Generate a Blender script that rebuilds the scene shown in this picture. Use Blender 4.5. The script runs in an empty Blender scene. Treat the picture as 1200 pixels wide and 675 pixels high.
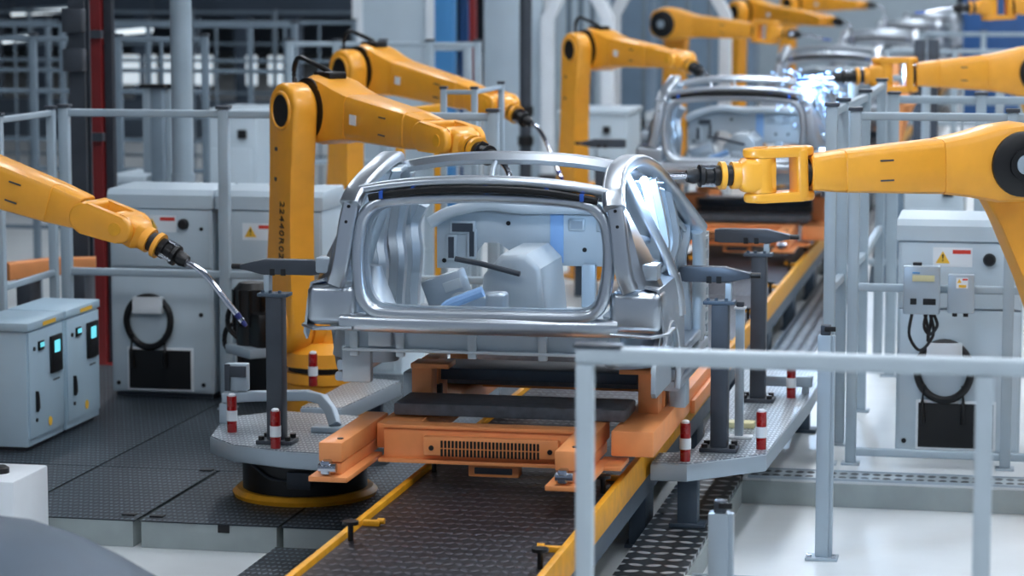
import bpy, bmesh, math, random
from mathutils import Vector, Matrix
V = Vector
PI = math.pi
rnd = random.Random(7)
scene = bpy.context.scene
col = scene.collection

# ------------------------------------------------------------------ camera
F_PX = 3000.0
CAM = V((2.32, 0.0, 2.85))
PITCH, YAW = math.radians(6.871), math.radians(11.395)
cd = bpy.data.cameras.new('camera')
cam = bpy.data.objects.new('camera', cd)
col.objects.link(cam)
cam.location = CAM
cam.rotation_euler = (PI / 2 - PITCH, 0, YAW)
cd.sensor_width = 36
cd.lens = F_PX / 1200 * 36
cd.clip_end = 300
cd.dof.use_dof = True
cd.dof.focus_distance = 12.3
cd.dof.aperture_fstop = 2.1
scene.camera = cam
_w = V((-math.sin(YAW) * math.cos(PITCH), math.cos(YAW) * math.cos(PITCH), -math.sin(PITCH)))
_r = V((math.cos(YAW), math.sin(YAW), 0))
_u = _r.cross(_w)
def _ray(px, py): return _w + _r * ((px - 600) / F_PX) - _u * ((py - 337.5) / F_PX)
def atY(px, py, y): d = _ray(px, py); return CAM + d * (y / d.y)
def atZ(px, py, z): d = _ray(px, py); return CAM + d * ((z - CAM.z) / d.z)

# ------------------------------------------------------------------ materials
def lin(c):
    return tuple(((x / 255) / 12.92 if x / 255 <= .04045 else ((x / 255 + .055) / 1.055) ** 2.4) for x in c) + (1,)
def mat(name, rgb, rough=.5, metal=0., var=.05, bump=0., scale=6., coat=0., rvar=.1, emit=0., stretch=None):
    m = bpy.data.materials.new(name); m.use_nodes = True
    nt = m.node_tree; b = nt.nodes['Principled BSDF']
    c = lin(rgb)
    b.inputs['Metallic'].default_value = metal
    b.inputs['Roughness'].default_value = rough
    if coat: b.inputs['Coat Weight'].default_value = coat; b.inputs['Coat Roughness'].default_value = .15
    if emit:
        b.inputs['Base Color'].default_value = c
        b.inputs['Emission Color'].default_value = c; b.inputs['Emission Strength'].default_value = emit
        return m
    tc = nt.nodes.new('ShaderNodeTexCoord')
    mp = nt.nodes.new('ShaderNodeMapping')
    if stretch: mp.inputs['Scale'].default_value = stretch
    nt.links.new(tc.outputs['Object'], mp.inputs['Vector'])
    n = nt.nodes.new('ShaderNodeTexNoise'); n.inputs['Scale'].default_value = scale; n.inputs['Detail'].default_value = 4
    nt.links.new(mp.outputs['Vector'], n.inputs['Vector'])
    r = nt.nodes.new('ShaderNodeValToRGB')
    r.color_ramp.elements[0].position = .3; r.color_ramp.elements[1].position = .7
    r.color_ramp.elements[0].color = tuple(x * (1 - var) for x in c[:3]) + (1,)
    r.color_ramp.elements[1].color = tuple(min(1, x * (1 + var)) for x in c[:3]) + (1,)
    nt.links.new(n.outputs['Fac'], r.inputs['Fac']); nt.links.new(r.outputs['Color'], b.inputs['Base Color'])
    mr = nt.nodes.new('ShaderNodeMapRange')
    mr.inputs['To Min'].default_value = max(.03, rough - rvar); mr.inputs['To Max'].default_value = min(1, rough + rvar)
    nt.links.new(n.outputs['Fac'], mr.inputs['Value']); nt.links.new(mr.outputs['Result'], b.inputs['Roughness'])
    if bump:
        bp = nt.nodes.new('ShaderNodeBump'); bp.inputs['Strength'].default_value = bump; bp.inputs['Distance'].default_value = .004
        nt.links.new(n.outputs['Fac'], bp.inputs['Height']); nt.links.new(bp.outputs['Normal'], b.inputs['Normal'])
    return m
def tread(name, base, stud, sx, sy, la=.36, lb=.13, metal=.6, rough=.45, rot=45., dots=False):
    """raised lozenges (or round studs) on a plate, in object space"""
    m = bpy.data.materials.new(name); m.use_nodes = True
    nt = m.node_tree; N = nt.nodes; L = nt.links
    b = N['Principled BSDF']
    b.inputs['Metallic'].default_value = metal; b.inputs['Roughness'].default_value = rough
    tc = N.new('ShaderNodeTexCoord'); sp = N.new('ShaderNodeSeparateXYZ'); L.new(tc.outputs['Object'], sp.inputs[0])
    def M(op, a, b_=None, c=None):
        n = N.new('ShaderNodeMath'); n.operation = op
        for i, q in enumerate((a, b_, c)):
            if q is None: continue
            if isinstance(q, (int, float)): n.inputs[i].default_value = q
            else: L.new(q, n.inputs[i])
        return n.outputs[0]
    u = M('DIVIDE', sp.outputs[0], sx); v = M('DIVIDE', sp.outputs[1], sy)
    fu = M('FLOOR', u); fv = M('FLOOR', v)
    lu = M('SUBTRACT', M('SUBTRACT', u, fu), .5); lv = M('SUBTRACT', M('SUBTRACT', v, fv), .5)
    par = M('MODULO', M('ADD', M('ADD', fu, fv), 2000.), 2.)
    sg = M('SUBTRACT', M('MULTIPLY', par, 2.), 1.)
    ca, sa = math.cos(math.radians(rot)), math.sin(math.radians(rot))
    ssa = M('MULTIPLY', sg, sa)
    a = M('ADD', M('MULTIPLY', lu, ca), M('MULTIPLY', lv, ssa))
    c2 = M('SUBTRACT', M('MULTIPLY', lv, ca), M('MULTIPLY', lu, ssa))
    e = M('ADD', M('POWER', M('ABSOLUTE', M('DIVIDE', a, la)), 2.), M('POWER', M('ABSOLUTE', M('DIVIDE', c2, lb)), 2.))
    h = N.new('ShaderNodeMapRange'); h.interpolation_type = 'SMOOTHSTEP'
    h.inputs['From Min'].default_value = .4; h.inputs['From Max'].default_value = 1.3
    h.inputs['To Min'].default_value = 1.; h.inputs['To Max'].default_value = 0.
    L.new(e, h.inputs['Value'])
    nz = N.new('ShaderNodeTexNoise'); nz.inputs['Scale'].default_value = 3.; nz.inputs['Detail'].default_value = 5
    L.new(tc.outputs['Object'], nz.inputs['Vector'])
    wear = M('MULTIPLY', h.outputs[0], M('ADD', M('MULTIPLY', nz.outputs['Fac'], .9), .4))
    mx = N.new('ShaderNodeMix'); mx.data_type = 'RGBA'
    mx.inputs['A'].default_value = lin(base); mx.inputs['B'].default_value = lin(stud)
    L.new(wear, mx.inputs['Factor']); mx.clamp_factor = True
    L.new(mx.outputs['Result'], b.inputs['Base Color'])
    bp = N.new('ShaderNodeBump'); bp.inputs['Strength'].default_value = .8; bp.inputs['Distance'].default_value = .004
    L.new(h.outputs[0], bp.inputs['Height']); L.new(bp.outputs['Normal'], b.inputs['Normal'])
    return m
YEL = mat('robot_yellow_paint', (242, 166, 46), .42, 0, .05, .03, 9, .25)
YEL2 = mat('rail_yellow_paint', (228, 160, 30), .5, 0, .12, .05, 12)
ORG = mat('carrier_orange_paint', (240, 156, 94), .5, 0, .06, .05, 8, .1)
STEEL = mat('bare_body_steel', (194, 202, 210), .30, .93, .04, 0, 3, 0, .04)
STEEL2 = mat('galvanised_inner_steel', (172, 184, 194), .42, .75, .06, 0, 4, 0, .06)
SATIN = mat('satin_floor_pan_steel', (186, 196, 202), .52, .4, .05, 0, 4)
ALU = mat('aluminium_profile', (168, 182, 192), .38, .35, .04, 0, 4)
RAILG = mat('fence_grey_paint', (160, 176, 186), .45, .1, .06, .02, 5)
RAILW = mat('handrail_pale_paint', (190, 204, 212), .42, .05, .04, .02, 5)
RAILD = mat('fence_grey_shaded', (112, 128, 140), .5, .1, .08, .02, 5)  # darker copy of the fence paint, far-left shade put into its colour
CABG = mat('cabinet_grey_paint', (188, 203, 212), .42, 0, .03, .02, 4)
CABB = mat('cabinet_blue_grey_paint', (170, 196, 212), .42, 0, .03, .02, 4)
WHITE = mat('white_paint', (226, 232, 236), .45, 0, .03, 0, 4)
DARK = mat('dark_grey_paint', (66, 72, 80), .45, .3, .1, .03, 8)
LEGC = mat('conveyor_leg_grey', (74, 88, 102), .5, .2, .1, .03, 6)
BLK = mat('black_plastic', (9, 9, 11), .42, 0, .15, .02, 10)
RUB = mat('black_rubber_pad', (110, 116, 124), .62, 0, .2, .15, 20)
CHR = mat('chrome_tube', (190, 195, 205), .18, 1., .03, 0, 6)
REDM = mat('sensor_red_lacquer', (150, 14, 18), .28, 0, .05, 0, 6, .4)
REDB = mat('red_steel_paint', (122, 26, 26), .5, 0, .1, 0, 5)
BLUE = mat('blue_clip_plastic', (40, 92, 190), .4, 0, .1, 0, 6)
BLUEP = mat('blue_panel_paint', (66, 134, 190), .5, 0, .06, 0, 4)
PANB = mat('muted_blue_panel', (112, 134, 154), .5, 0, .08, 0, 3)
BLUED = mat('deep_blue_paint', (36, 84, 140), .5, 0, .1, 0, 4)
CONC = mat('polished_concrete', (206, 212, 214), .38, 0, .06, .05, 2.2)
CURB = mat('curb_concrete', (150, 160, 160), .7, 0, .1, .1, 5)
WALLM = mat('hall_wall_paint', (88, 100, 112), .8, 0, .08, 0, 1)
WALLD = mat('dark_wall_cladding', (66, 78, 92), .8, 0, .15, 0, 1, stretch=(1, 1, .1))
CEIL = mat('ceiling_sheet', (58, 66, 76), .8, 0, .1, 0, 1)
PBLUE = mat('pale_blue_film', (138, 176, 220), .45, 0, .06, 0, 6)
YLAB = mat('yellow_sticker', (240, 190, 60), .5, 0, .02)
REDL = mat('red_sticker', (214, 60, 44), .5, 0, .02)
PALE = mat('pale_marking', (210, 206, 160), .5, 0, .05)
SCREEN = mat('lit_screen', (110, 220, 235), .3, emit=.9)
COPPER = mat('torch_tip_metal', (60, 66, 120), .3, .9, .1)
PLATE_L = tread('tread_plate_dark', (34, 42, 50), (112, 125, 135), .028, .075, .38, .22, .45, .42, 30)
PLATE_T = tread('tread_plate_light', (136, 147, 155), (206, 214, 220), .022, .06, .40, .24, .6, .4, 30)
PLATE_R = tread('tread_plate_coarse', (56, 64, 70), (205, 214, 218), .085, .13, .42, .2, .5, .42, 14)
PLATE_C = tread('conveyor_tread_plate', (36, 35, 40), (90, 90, 98), .042, .095, .40, .2, .5, .45, 22)
GRATE = tread('stud_grating', (170, 182, 188), (26, 32, 36), .06, .11, .40, .34, .4, .5, 20)
ARC = mat('weld_arc', (205, 225, 255), .5, emit=60.)
SPARK = mat('weld_spark', (150, 195, 255), .5, emit=10.)
TUBE = mat('tube_lamp_glow', (225, 236, 242), .5, emit=1.3)
LAMP = mat('ceiling_lamp_diffuser', (240, 246, 255), .5, emit=30.)

# ------------------------------------------------------------------ mesh helpers
INV = {}
class MB:
    def __init__(s): s.bm = bmesh.new()
    def _add(s, verts, faces):
        vs = [s.bm.verts.new(v) for v in verts]
        for f in faces:
            try: s.bm.faces.new([vs[i] for i in f])
            except ValueError: pass
        return vs
    def box(s, c, d, R=None, bev=0., seg=2):
        M = Matrix.Translation(V(c)) @ (R.to_4x4() if R else Matrix.Identity(4)) @ Matrix.Diagonal((d[0], d[1], d[2], 1))
        r = bmesh.ops.create_cube(s.bm, size=1., matrix=M)
        if bev:
            es = list({e for v in r['verts'] for e in v.link_edges})
            bmesh.ops.bevel(s.bm, geom=es, offset=bev, segments=seg, profile=.5, affect='EDGES', clamp_overlap=True)
        return s
    def bb(s, x0, x1, y0, y1, z0, z1, bev=0., seg=2):
        return s.box(((x0 + x1) / 2, (y0 + y1) / 2, (z0 + z1) / 2), (abs(x1 - x0), abs(y1 - y0), abs(z1 - z0)), None, bev, seg)
    def loft(s, rings, cap=True, closed=False):
        n = len(rings[0]); vs = [[s.bm.verts.new(p) for p in r] for r in rings]
        m = len(vs)
        for i in range(m if closed else m - 1):
            a, b = vs[i], vs[(i + 1) % m]
            for j in range(n):
                try: s.bm.faces.new((a[j], a[(j + 1) % n], b[(j + 1) % n], b[j]))
                except ValueError: pass
        if cap and not closed:
            s.bm.faces.new(list(reversed(vs[0]))); s.bm.faces.new(vs[-1])
        return s
    def cyl(s, p0, p1, r, r2=None, n=20):
        return s.lathe(p0, p1, [(0, r), (1, r if r2 is None else r2)], n)
    def lathe(s, p0, p1, prof, n=24):
        """prof: (t along p0-p1 in 0..1, radius)"""
        p0, p1 = V(p0), V(p1); d = p1 - p0; t = d.normalized()
        a = t.orthogonal().normalized(); b = t.cross(a)
        rings = [[p0 + d * q + (a * math.cos(2 * PI * k / n) + b * math.sin(2 * PI * k / n)) * max(r, 1e-4) for k in range(n)] for q, r in prof]
        return s.loft(rings)
    def sweep(s, path, prof, closed=False, up=(0, 0, 1), scales=None):
        """prof: radius or list of (side, up) points"""
        P = [V(p) for p in path]; n = len(P)
        if not isinstance(prof, (list, tuple)):
            k = 10; prof = [(prof * math.cos(2 * PI * i / k), prof * math.sin(2 * PI * i / k)) for i in range(k)]
        up = V(up); rings = []
        for i in range(n):
            if closed: t = P[(i + 1) % n] - P[i - 1]
            else: t = P[min(i + 1, n - 1)] - P[max(i - 1, 0)]
            t.normalize()
            sd = t.cross(up)
            if sd.length < .05: sd = t.cross(V((0, 1, .01)))
            sd.normalize(); u2 = sd.cross(t).normalized()
            k = scales[i] if scales else 1.
            rings.append([P[i] + sd * (a * k) + u2 * (b * k) for a, b in prof])
        return s.loft(rings, True, closed)
    def prism(s, pts, M, depth, bev=0., seg=2):
        """2D outline extruded along local z of M from 0 to depth"""
        n = len(pts)
        a = [s.bm.verts.new(M @ V((x, y, 0))) for x, y in pts]
        b = [s.bm.verts.new(M @ V((x, y, depth))) for x, y in pts]
        fs = [s.bm.faces.new(list(reversed(a))), s.bm.faces.new(b)]
        for j in range(n): s.bm.faces.new((a[j], a[(j + 1) % n], b[(j + 1) % n], b[j]))
        if bev:
            es = list(set(fs[0].edges) | set(fs[1].edges))
            bmesh.ops.bevel(s.bm, geom=es, offset=bev, segments=seg, profile=.5, affect='EDGES', clamp_overlap=True)
        return s
    def surf(s, rows, th=.012):
        """sheet through a grid of points, thickened along its normals"""
        R = [[V(p) for p in r] for r in rows]; m, n = len(R), len(R[0])
        nor = []
        for i in range(m):
            q = []
            for j in range(n):
                du = R[min(i + 1, m - 1)][j] - R[max(i - 1, 0)][j]; dv = R[i][min(j + 1, n - 1)] - R[i][max(j - 1, 0)]
                k = du.cross(dv); q.append(k.normalized() if k.length > 1e-9 else V((0, 0, 1)))
            nor.append(q)
        A = [[s.bm.verts.new(R[i][j] + nor[i][j] * th / 2) for j in range(n)] for i in range(m)]
        B = [[s.bm.verts.new(R[i][j] - nor[i][j] * th / 2) for j in range(n)] for i in range(m)]
        for i in range(m - 1):
            for j in range(n - 1):
                s.bm.faces.new((A[i][j], A[i + 1][j], A[i + 1][j + 1], A[i][j + 1]))
                s.bm.faces.new((B[i][j], B[i][j + 1], B[i + 1][j + 1], B[i + 1][j]))
        for i in range(m - 1):
            for j in (0, n - 1): s.bm.faces.new((A[i][j], B[i][j], B[i + 1][j], A[i + 1][j]))
        for j in range(n - 1):
            for i in (0, m - 1): s.bm.faces.new((A[i][j], A[i][j + 1], B[i][j + 1], B[i][j]))
        return s
    def torus(s, c, ax, R, r, n=28, k=8):
        ax = V(ax).normalized(); a = ax.orthogonal().normalized(); b = ax.cross(a)
        pts = [V(c) + (a * math.cos(2 * PI * i / n) + b * math.sin(2 * PI * i / n)) * R for i in range(n)]
        return s.sweep(pts, [(r * math.cos(2 * PI * i / k), r * math.sin(2 * PI * i / k)) for i in range(k)], True, ax)
    def build(s, name, m, parent=None, world=True, ang=35, kind=None):
        bmesh.ops.recalc_face_normals(s.bm, faces=s.bm.faces)
        me = bpy.data.meshes.new(name); s.bm.to_mesh(me); s.bm.free()
        if parent is not None and world: me.transform(INV[parent.name])
        me.materials.append(m)
        for p in me.polygons: p.use_smooth = True
        me.set_sharp_from_angle(angle=math.radians(ang))
        o = bpy.data.objects.new(name, me); col.objects.link(o)
        if parent is not None: o.parent = parent; INV[o.name] = INV[parent.name]
        else: INV[o.name] = Matrix.Identity(4)
        if kind: o['kind'] = kind
        return o
def tag(o, label, cat, group=None, kind=None):
    o['label'] = label; o['category'] = cat
    if group: o['group'] = group
    if kind: o['kind'] = kind
    return o
def thing(name, label, cat, loc=(0, 0, 0), rotz=0., group=None):
    o = bpy.data.objects.new(name, None); col.objects.link(o)
    o.empty_display_size = .1
    o.location = loc; o.rotation_euler = (0, 0, rotz)
    INV[o.name] = (Matrix.Translation(V(loc)) @ Matrix.Rotation(rotz, 4, 'Z')).inverted()
    return tag(o, label, cat, group)
def copy_tree(o, loc=None, rotz=None, label=None, parent=None):
    c = o.copy(); col.objects.link(c)
    if parent is not None: c.parent = parent
    if loc is not None: c.location = loc
    if rotz is not None: c.rotation_euler = (0, 0, rotz)
    if label: c['label'] = label
    INV[c.name] = INV.get(o.name, Matrix.Identity(4))
    for ch in [x for x in bpy.data.objects if x.parent == o]: copy_tree(ch, parent=c)
    return c
def text(s, M, size, m, parent, name='marking', spacing=1.):
    cu = bpy.data.curves.new(name, 'FONT'); cu.body = s; cu.size = size; cu.align_x = 'CENTER'; cu.align_y = 'CENTER'
    cu.extrude = .0015; cu.space_character = spacing
    cu.materials.append(m)
    tmp = bpy.data.objects.new(name, cu); o = bpy.data.objects.new(name, bpy.data.meshes.new_from_object(tmp)); bpy.data.objects.remove(tmp); col.objects.link(o); o.parent = parent
    o.matrix_local = M; INV[o.name] = INV[parent.name]
    return o
def catmull(pts, n=6):
    P = [V(p) for p in pts]; out = []
    for i in range(len(P) - 1):
        a, b, c, d = P[max(i - 1, 0)], P[i], P[i + 1], P[min(i + 2, len(P) - 1)]
        for k in range(n):
            t = k / n
            out.append(.5 * ((2 * b) + (c - a) * t + (2 * a - 5 * b + 4 * c - d) * t * t + (3 * b - a - 3 * c + d) * t ** 3))
    out.append(P[-1]); return out
def rrect(w, h, r, n=3):
    out = []
    for cx, cy, a0 in ((w / 2 - r, h / 2 - r, 0), (-w / 2 + r, h / 2 - r, 90), (-w / 2 + r, -h / 2 + r, 180), (w / 2 - r, -h / 2 + r, 270)):
        for k in range(n + 1):
            a = math.radians(a0 + 90 * k / n); out.append((cx + r * math.cos(a), cy + r * math.sin(a)))
    return out
def capsule(p, q, rp, rq, n=12):
    """outline round two 2D points"""
    p, q = V(p), V(q); d = (q - p); L = d.length; a0 = math.atan2(d.y, d.x); off = math.acos(max(-1, min(1, (rp - rq) / L)))
    out = []
    for k in range(n + 1):
        a = a0 + off + (2 * PI - 2 * off) * k / n; out.append((p.x + rp * math.cos(a), p.y + rp * math.sin(a)))
    for k in range(n + 1):
        a = a0 - off + 2 * off * k / n; out.append((q.x + rq * math.cos(a), q.y + rq * math.sin(a)))
    return out
def frame(o, x, z):
    """matrix with columns x, z (normal), y = z cross x"""
    x = V(x).normalized(); z = V(z).normalized(); y = z.cross(x).normalized()
    M = Matrix((x, y, z)).transposed().to_4x4(); M.translation = V(o); return M

#SECTION setting
# ------------------------------------------------------------------ setting
def struct(name, mb, m): return mb.build(name, m, kind='structure')
struct('floor', MB().bb(-40, 40, -8, 100, -.3, 0), CONC)
struct('wall_back', MB().bb(-40, 40, 96, 96.4, 0, 12), WALLM)
struct('wall_left', MB().bb(-40.4, -40, -8, 96, 0, 12), WALLD)
struct('wall_right', MB().bb(40, 40.4, -8, 96, 0, 12), WALLM)
struct('ceiling', MB().bb(-40, 40, -8, 96, 9.5, 9.8), CEIL)
ZP = .14
struct('floor_right', MB().bb(.83, 14, 13.78, 60, .001, ZP), CONC)
struct('floor_front', MB().bb(.83, 14, 4, 11.42, .001, ZP), CONC)
struct('trim_step', MB().bb(.83, 14, 13.76, 13.779, .001, ZP - .012), CURB)
def grating(name, label, y0, y1):
    t = thing(name, label, 'grating', (2, (y0 + y1) / 2, ZP))
    MB().bb(.86, 9, y0, y1, ZP, ZP + .008).build('perforated_sheet', GRATE, t)
    e = MB(); e.bb(.86, 9, y0 - .015, y0, ZP - .005, ZP + .014); e.bb(.86, 9, y1, y1 + .012, ZP, ZP + .014)
    e.build('edge_strip', ALU, t)
grating('step_grating', 'perforated metal strip along the step edge below the right cabinet', 13.8, 14.02)
grating('step_grating', 'perforated metal strip at the bottom right, before the bright pit', 11.1, 11.4)
# left platform of tread plates
def platform(label, x0, x1, y0, y1, m=PLATE_L, fascia=True):
    t = thing('floor_plate', label, 'floor plate', ((x0 + x1) / 2, (y0 + y1) / 2, 0), 0, 'tread plates of the left platform')
    MB().bb(x0, x1, y0, y1, ZP - .005, ZP).build('tread_plate', m, t)
    MB().bb(x0 + .01, x1 - .01, y0 + .004, y1 - .004, 0.001, ZP - .005).build('side_panel', CURB, t)
    return t
xA, xB = atZ(165, 607, ZP).x, atZ(45, 583, ZP).x
yF, yM = 12.06, atZ(180, 549, ZP).y
p1 = platform('dark tread plate in front of the round black pedestal', xA + .012, -1.3, yF, yM)
p2 = platform('dark tread plate of the left platform, middle one along its front edge', xB + .008, xA - .012, yF, yM)
a = atZ(149, 605, ZP); MB().bb(a.x - .035, a.x + .035, a.y + .01, a.y + .06, ZP, ZP + .008, .002).build('latch', BLK, p2)
platform('dark tread plate in front of the two low control cabinets', -6.5, xB - .008, yF, yM)
platform('dark tread plate under the tall cabinet with the hose', xB + .008, -1.3, yM + .008, 17)
platform('dark tread plate under the two low control cabinets', -6.5, xB - .008, yM + .008, 17)
platform('narrow tread plate between round black pedestal and conveyor', -1.285, -.62, yF, 17)
for px, py, pp in ((182, 607, 0), (240, 553, 0)):
    a = atZ(px, py, ZP); MB().bb(a.x - .035, a.x + .035, a.y + .01, a.y + .06, ZP, ZP + .008, .002).build('latch', BLK, p1)
a = atY(262, 620, yF); MB().bb(a.x - .03, a.x + .03, yF - .002, yF + .003, a.z - .02, a.z + .02).build('slot', BLK, p1)
t = thing('floor_plate', 'low loose tread plate beside the conveyor at the bottom', 'floor plate', (-1, 11.7, 0))
MB().bb(-1.3, -.62, 11.35, 12.0, .001, .05, .004).build('tread_plate', PLATE_L, t)
t = thing('floor_plate', 'coarse shiny tread plate between the conveyor legs and the bright pit', 'floor plate', (.7, 11, 0))
MB().bb(.5, .82, 7, 60, ZP - .02, ZP).build('tread_plate', PLATE_R, t)
MB().bb(.79, .83, 7, 13.775, .001, ZP - .021).build('side_panel', CURB, t)
MB().bb(.51, .785, 7, 59.9, .001, ZP - .021).build('sub_frame', DARK, t)
# ------------------------------------------------------------------ conveyor
ZC = .50
t = thing('conveyor', 'long conveyor with dark tread deck and yellow edge rails', 'conveyor', (0, 11, 0))
for k in range(10):
    y0 = 7 + k * 6
    MB().bb(-.47, .47, y0 + .004, y0 + 5.996, ZC - .03, ZC, .003).build('deck_plate', PLATE_C, t)
MB().bb(-.44, .44, 7, 67, ZC - .16, ZC - .031).build('under_frame', DARK, t)
for s in (-1, 1):
    MB().bb(s * .48, s * .51, 7, 67, ZC - .10, ZC + (.04 if s > 0 else .018), .004).build('side_rail', YEL2, t)
    MB().bb(s * .478, s * .505, 7, 67, ZC - .2, ZC - .105).build('rail_beam', LEGC, t)
legs = []
for k in range(12):
    y = 8.6 + k * 2.05
    for s in (-1, 1):
        b = MB(); b.bb(s * .39, s * .475, y - .14, y + .14, 0.001 if s < 0 else .001, ZC - .161, .004)
        b.bb(s * .37, s * .49, y - .16, y + .16, .001, .016)
        b.build('leg', LEGC, t)
for k in range(14):
    for s in (-1, 1):
        y = 9.9 + k * 1.55 + (0 if s > 0 else .35)
        b = MB(); b.cyl((s * .44, y, ZC), (s * .44, y, ZC + .07), .012); b.cyl((s * .44, y, ZC + .07), (s * .44, y, ZC + .085), .035)
        b.build('stop_stud', BLK, t)
        b = MB(); b.bb(s * .43 - .035, s * .43 + .04, y + .29, y + .325, ZC, ZC + .025, .005); b.cyl((s * .40, y + .307, ZC + .022), (s * .37, y + .307, ZC + .022), .013)
        b.build('rail_clip', YEL2, t)
#SECTION car
# ------------------------------------------------------------------ car body
CX, CY = -.10, 11.30
def xout(z):
    T = [(.9, .82), (1.25, .83), (1.45, .81), (1.6, .75), (1.75, .665), (1.86, .60), (1.95, .55), (2.02, .5)]
    if z <= T[0][0]: return T[0][1]
    for (a, p), (b, q) in zip(T, T[1:]):
        if z <= b: return p + (q - p) * (z - a) / (b - a)
    return T[-1][1]
def make_car():
    t = thing('car', 'bare silver car body shell nearest to the camera, seen from its open tailgate', 'car body', (CX, CY, .9), 0, 'car body shells on the line')
    def P(x, y, z): return V((CX + x, CY + y, z))
    lean = lambda z: max(0, (z - 1.4)) * .12
    # tailgate opening ring
    half = [(.0, 1.330), (.25, 1.330), (.44, 1.333), (.515, 1.350), (.555, 1.395), (.575, 1.47), (.585, 1.58), (.58, 1.68), (.562, 1.765), (.515, 1.822), (.43, 1.846), (.25, 1.861), (0, 1.868)]
    full = half + [(-x, z) for x, z in reversed(half[1:-1])]
    pts = [P(x, lean(z), z) for x, z in full]
    sm = catmull(pts + [pts[0]], 3)[:-1]
    MB().sweep(sm, rrect(.052, .075, .02), True, (0, 1, 0)).build('tailgate_frame', STEEL, t)
    inn = [P(x * .955, lean(z) + .06, 1.60 + (z - 1.60) * .925) for x, z in full]
    sm2 = catmull(inn + [inn[0]], 3)[:-1]
    MB().sweep(sm2, [(-.01, -.02), (-.01, .02), (.012, .02), (.012, -.02)], True, (0, 1, 0)).build('inner_flange', STEEL2, t)
    # rear header, weather strip with clips, windscreen header
    def arc(x1, zc, drop, y, n=14): return [P(-x1 + 2 * x1 * k / n, y + .06 * (1 - abs(1 - 2 * k / n) ** 2) * -.5, zc - drop * abs(1 - 2 * k / n) ** 2.4) for k in range(n + 1)]
    MB().sweep(arc(.57, 1.942, .05, .09), rrect(.13, .042, .018)).build('rear_header', STEEL, t)
    MB().sweep(arc(.53, 1.908, .05, .035), rrect(.04, .034, .01)).build('weather_strip', BLK, t)
    for x in (-.47, -.32, .02, .30, .46):
        MB().bb(CX + x - .009, CX + x + .009, CY + .0, CY + .03, 1.89 - abs(x) ** 2.4 * .21, 1.926 - abs(x) ** 2.4 * .21, .003).build('clip', BLUE, t)
    MB().sweep(arc(.53, 2.005, .05, .80), [(-.11, -.03), (-.11, -.005), (-.03, .024), (.07, .02), (.09, -.01), (.05, -.035)]).build('windscreen_header', STEEL, t)
    MB().sweep([P(-.0, .2, 1.915), P(-.05, .5, 1.965), P(-.08, .72, 1.985)], .011).build('roof_stay', STEEL2, t)
    # floor pan and rear valance
    MB().bb(CX - .70, CX + .70, CY + .14, CY + 1.75, 1.13, 1.155, .01).build('floor_pan', SATIN, t)
    v = MB(); v.bb(CX - .67, CX + .62, CY + .10, CY + .125, 1.15, 1.27)
    v.bb(CX - .67, CX + .62, CY + .06, CY + .14, 1.142, 1.156, .004)
    for x in (-.62, -.40, -.06, .27, .55):
        v.bb(CX + x - .02, CX + x + .02, CY + .065, CY + .10, 1.15, 1.265, .006); v.bb(CX + x - .02, CX + x + .02, CY + .07, CY + .10, 1.118, 1.145, .004)
    v.bb(CX - .55, CX - .44, CY + .06, CY + .1, 1.165, 1.26, .008)
    v.build('rear_valance', SATIN, t)
    MB().bb(CX - .70, CX - .56, CY + .15, CY + .20, .98, 1.14, .01).build('rear_corner_panel', SATIN, t)
    s = MB(); s.sweep([P(-.66, .03, 1.285), P(-.5, .005, 1.285), P(0, -.01, 1.285), P(.5, .005, 1.285), P(.62, .03, 1.285)], rrect(.085, .085, .034, 4))
    s.build('rear_sill', STEEL, t)
    # tunnel, wells and stamped brackets inside
    def box_t(name, x0, x1, y0, y1, z0, z1, m, bev=.03): MB().bb(CX + x0, CX + x1, CY + y0, CY + y1, z0, z1, bev, 3).build(name, m, t)
    MB().prism([(-.22, 1.156), (-.20, 1.40), (-.11, 1.505), (.02, 1.51), (.09, 1.44), (.12, 1.156)], frame(P(0, 1.58, 0), (1, 0, 0), (0, -1, 0)), .62, .03, 3).build('tunnel', SATIN, t)
    MB().box(P(-.36, .95, 1.29), (.20, .16, .24), Matrix.Rotation(-.35, 3, 'Y'), .012).build('seat_bracket', STEEL2, t)
    MB().box(P(-.33, .865, 1.36), (.09, .01, .05), Matrix.Rotation(-.35, 3, 'Y'), .003).build('bracket_plate', SATIN, t)
    MB().sweep([P(-.33, .93, 1.485), P(-.2, .92, 1.465), P(.0, .90, 1.42)], .014).build('cross_tube', DARK, t)
    box_t('seat_riser', -.32, -.10, .75, .95, 1.20, 1.33, STEEL2, .02)
    MB().sweep(catmull([P(-.32, .5, 1.2), P(-.28, .5, 1.30), P(-.2, .5, 1.34), P(-.1, .5, 1.38)], 4), .026).build('harness', PBLUE, t)
    box_t('bracket', -.08, .02, .45, .55, 1.22, 1.38, STEEL2, .02)
    # front bulkhead: stamped sheet with cut-outs raised as frames
    yb = 1.62
    out = [(-.58, 1.36), (-.58, 1.60), (-.48, 1.645), (-.30, 1.675), (.56, 1.665), (.60, 1.62), (.60, 1.42), (.50, 1.385), (-.08, 1.385), (-.17, 1.44), (-.25, 1.50), (-.33, 1.50), (-.42, 1.36)]
    MB().prism([(x, z) for x, z in out], frame(P(0, yb, 0), (1, 0, 0), (0, -1, 0)), .014, .003).build('bulkhead', SATIN, t)
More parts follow.
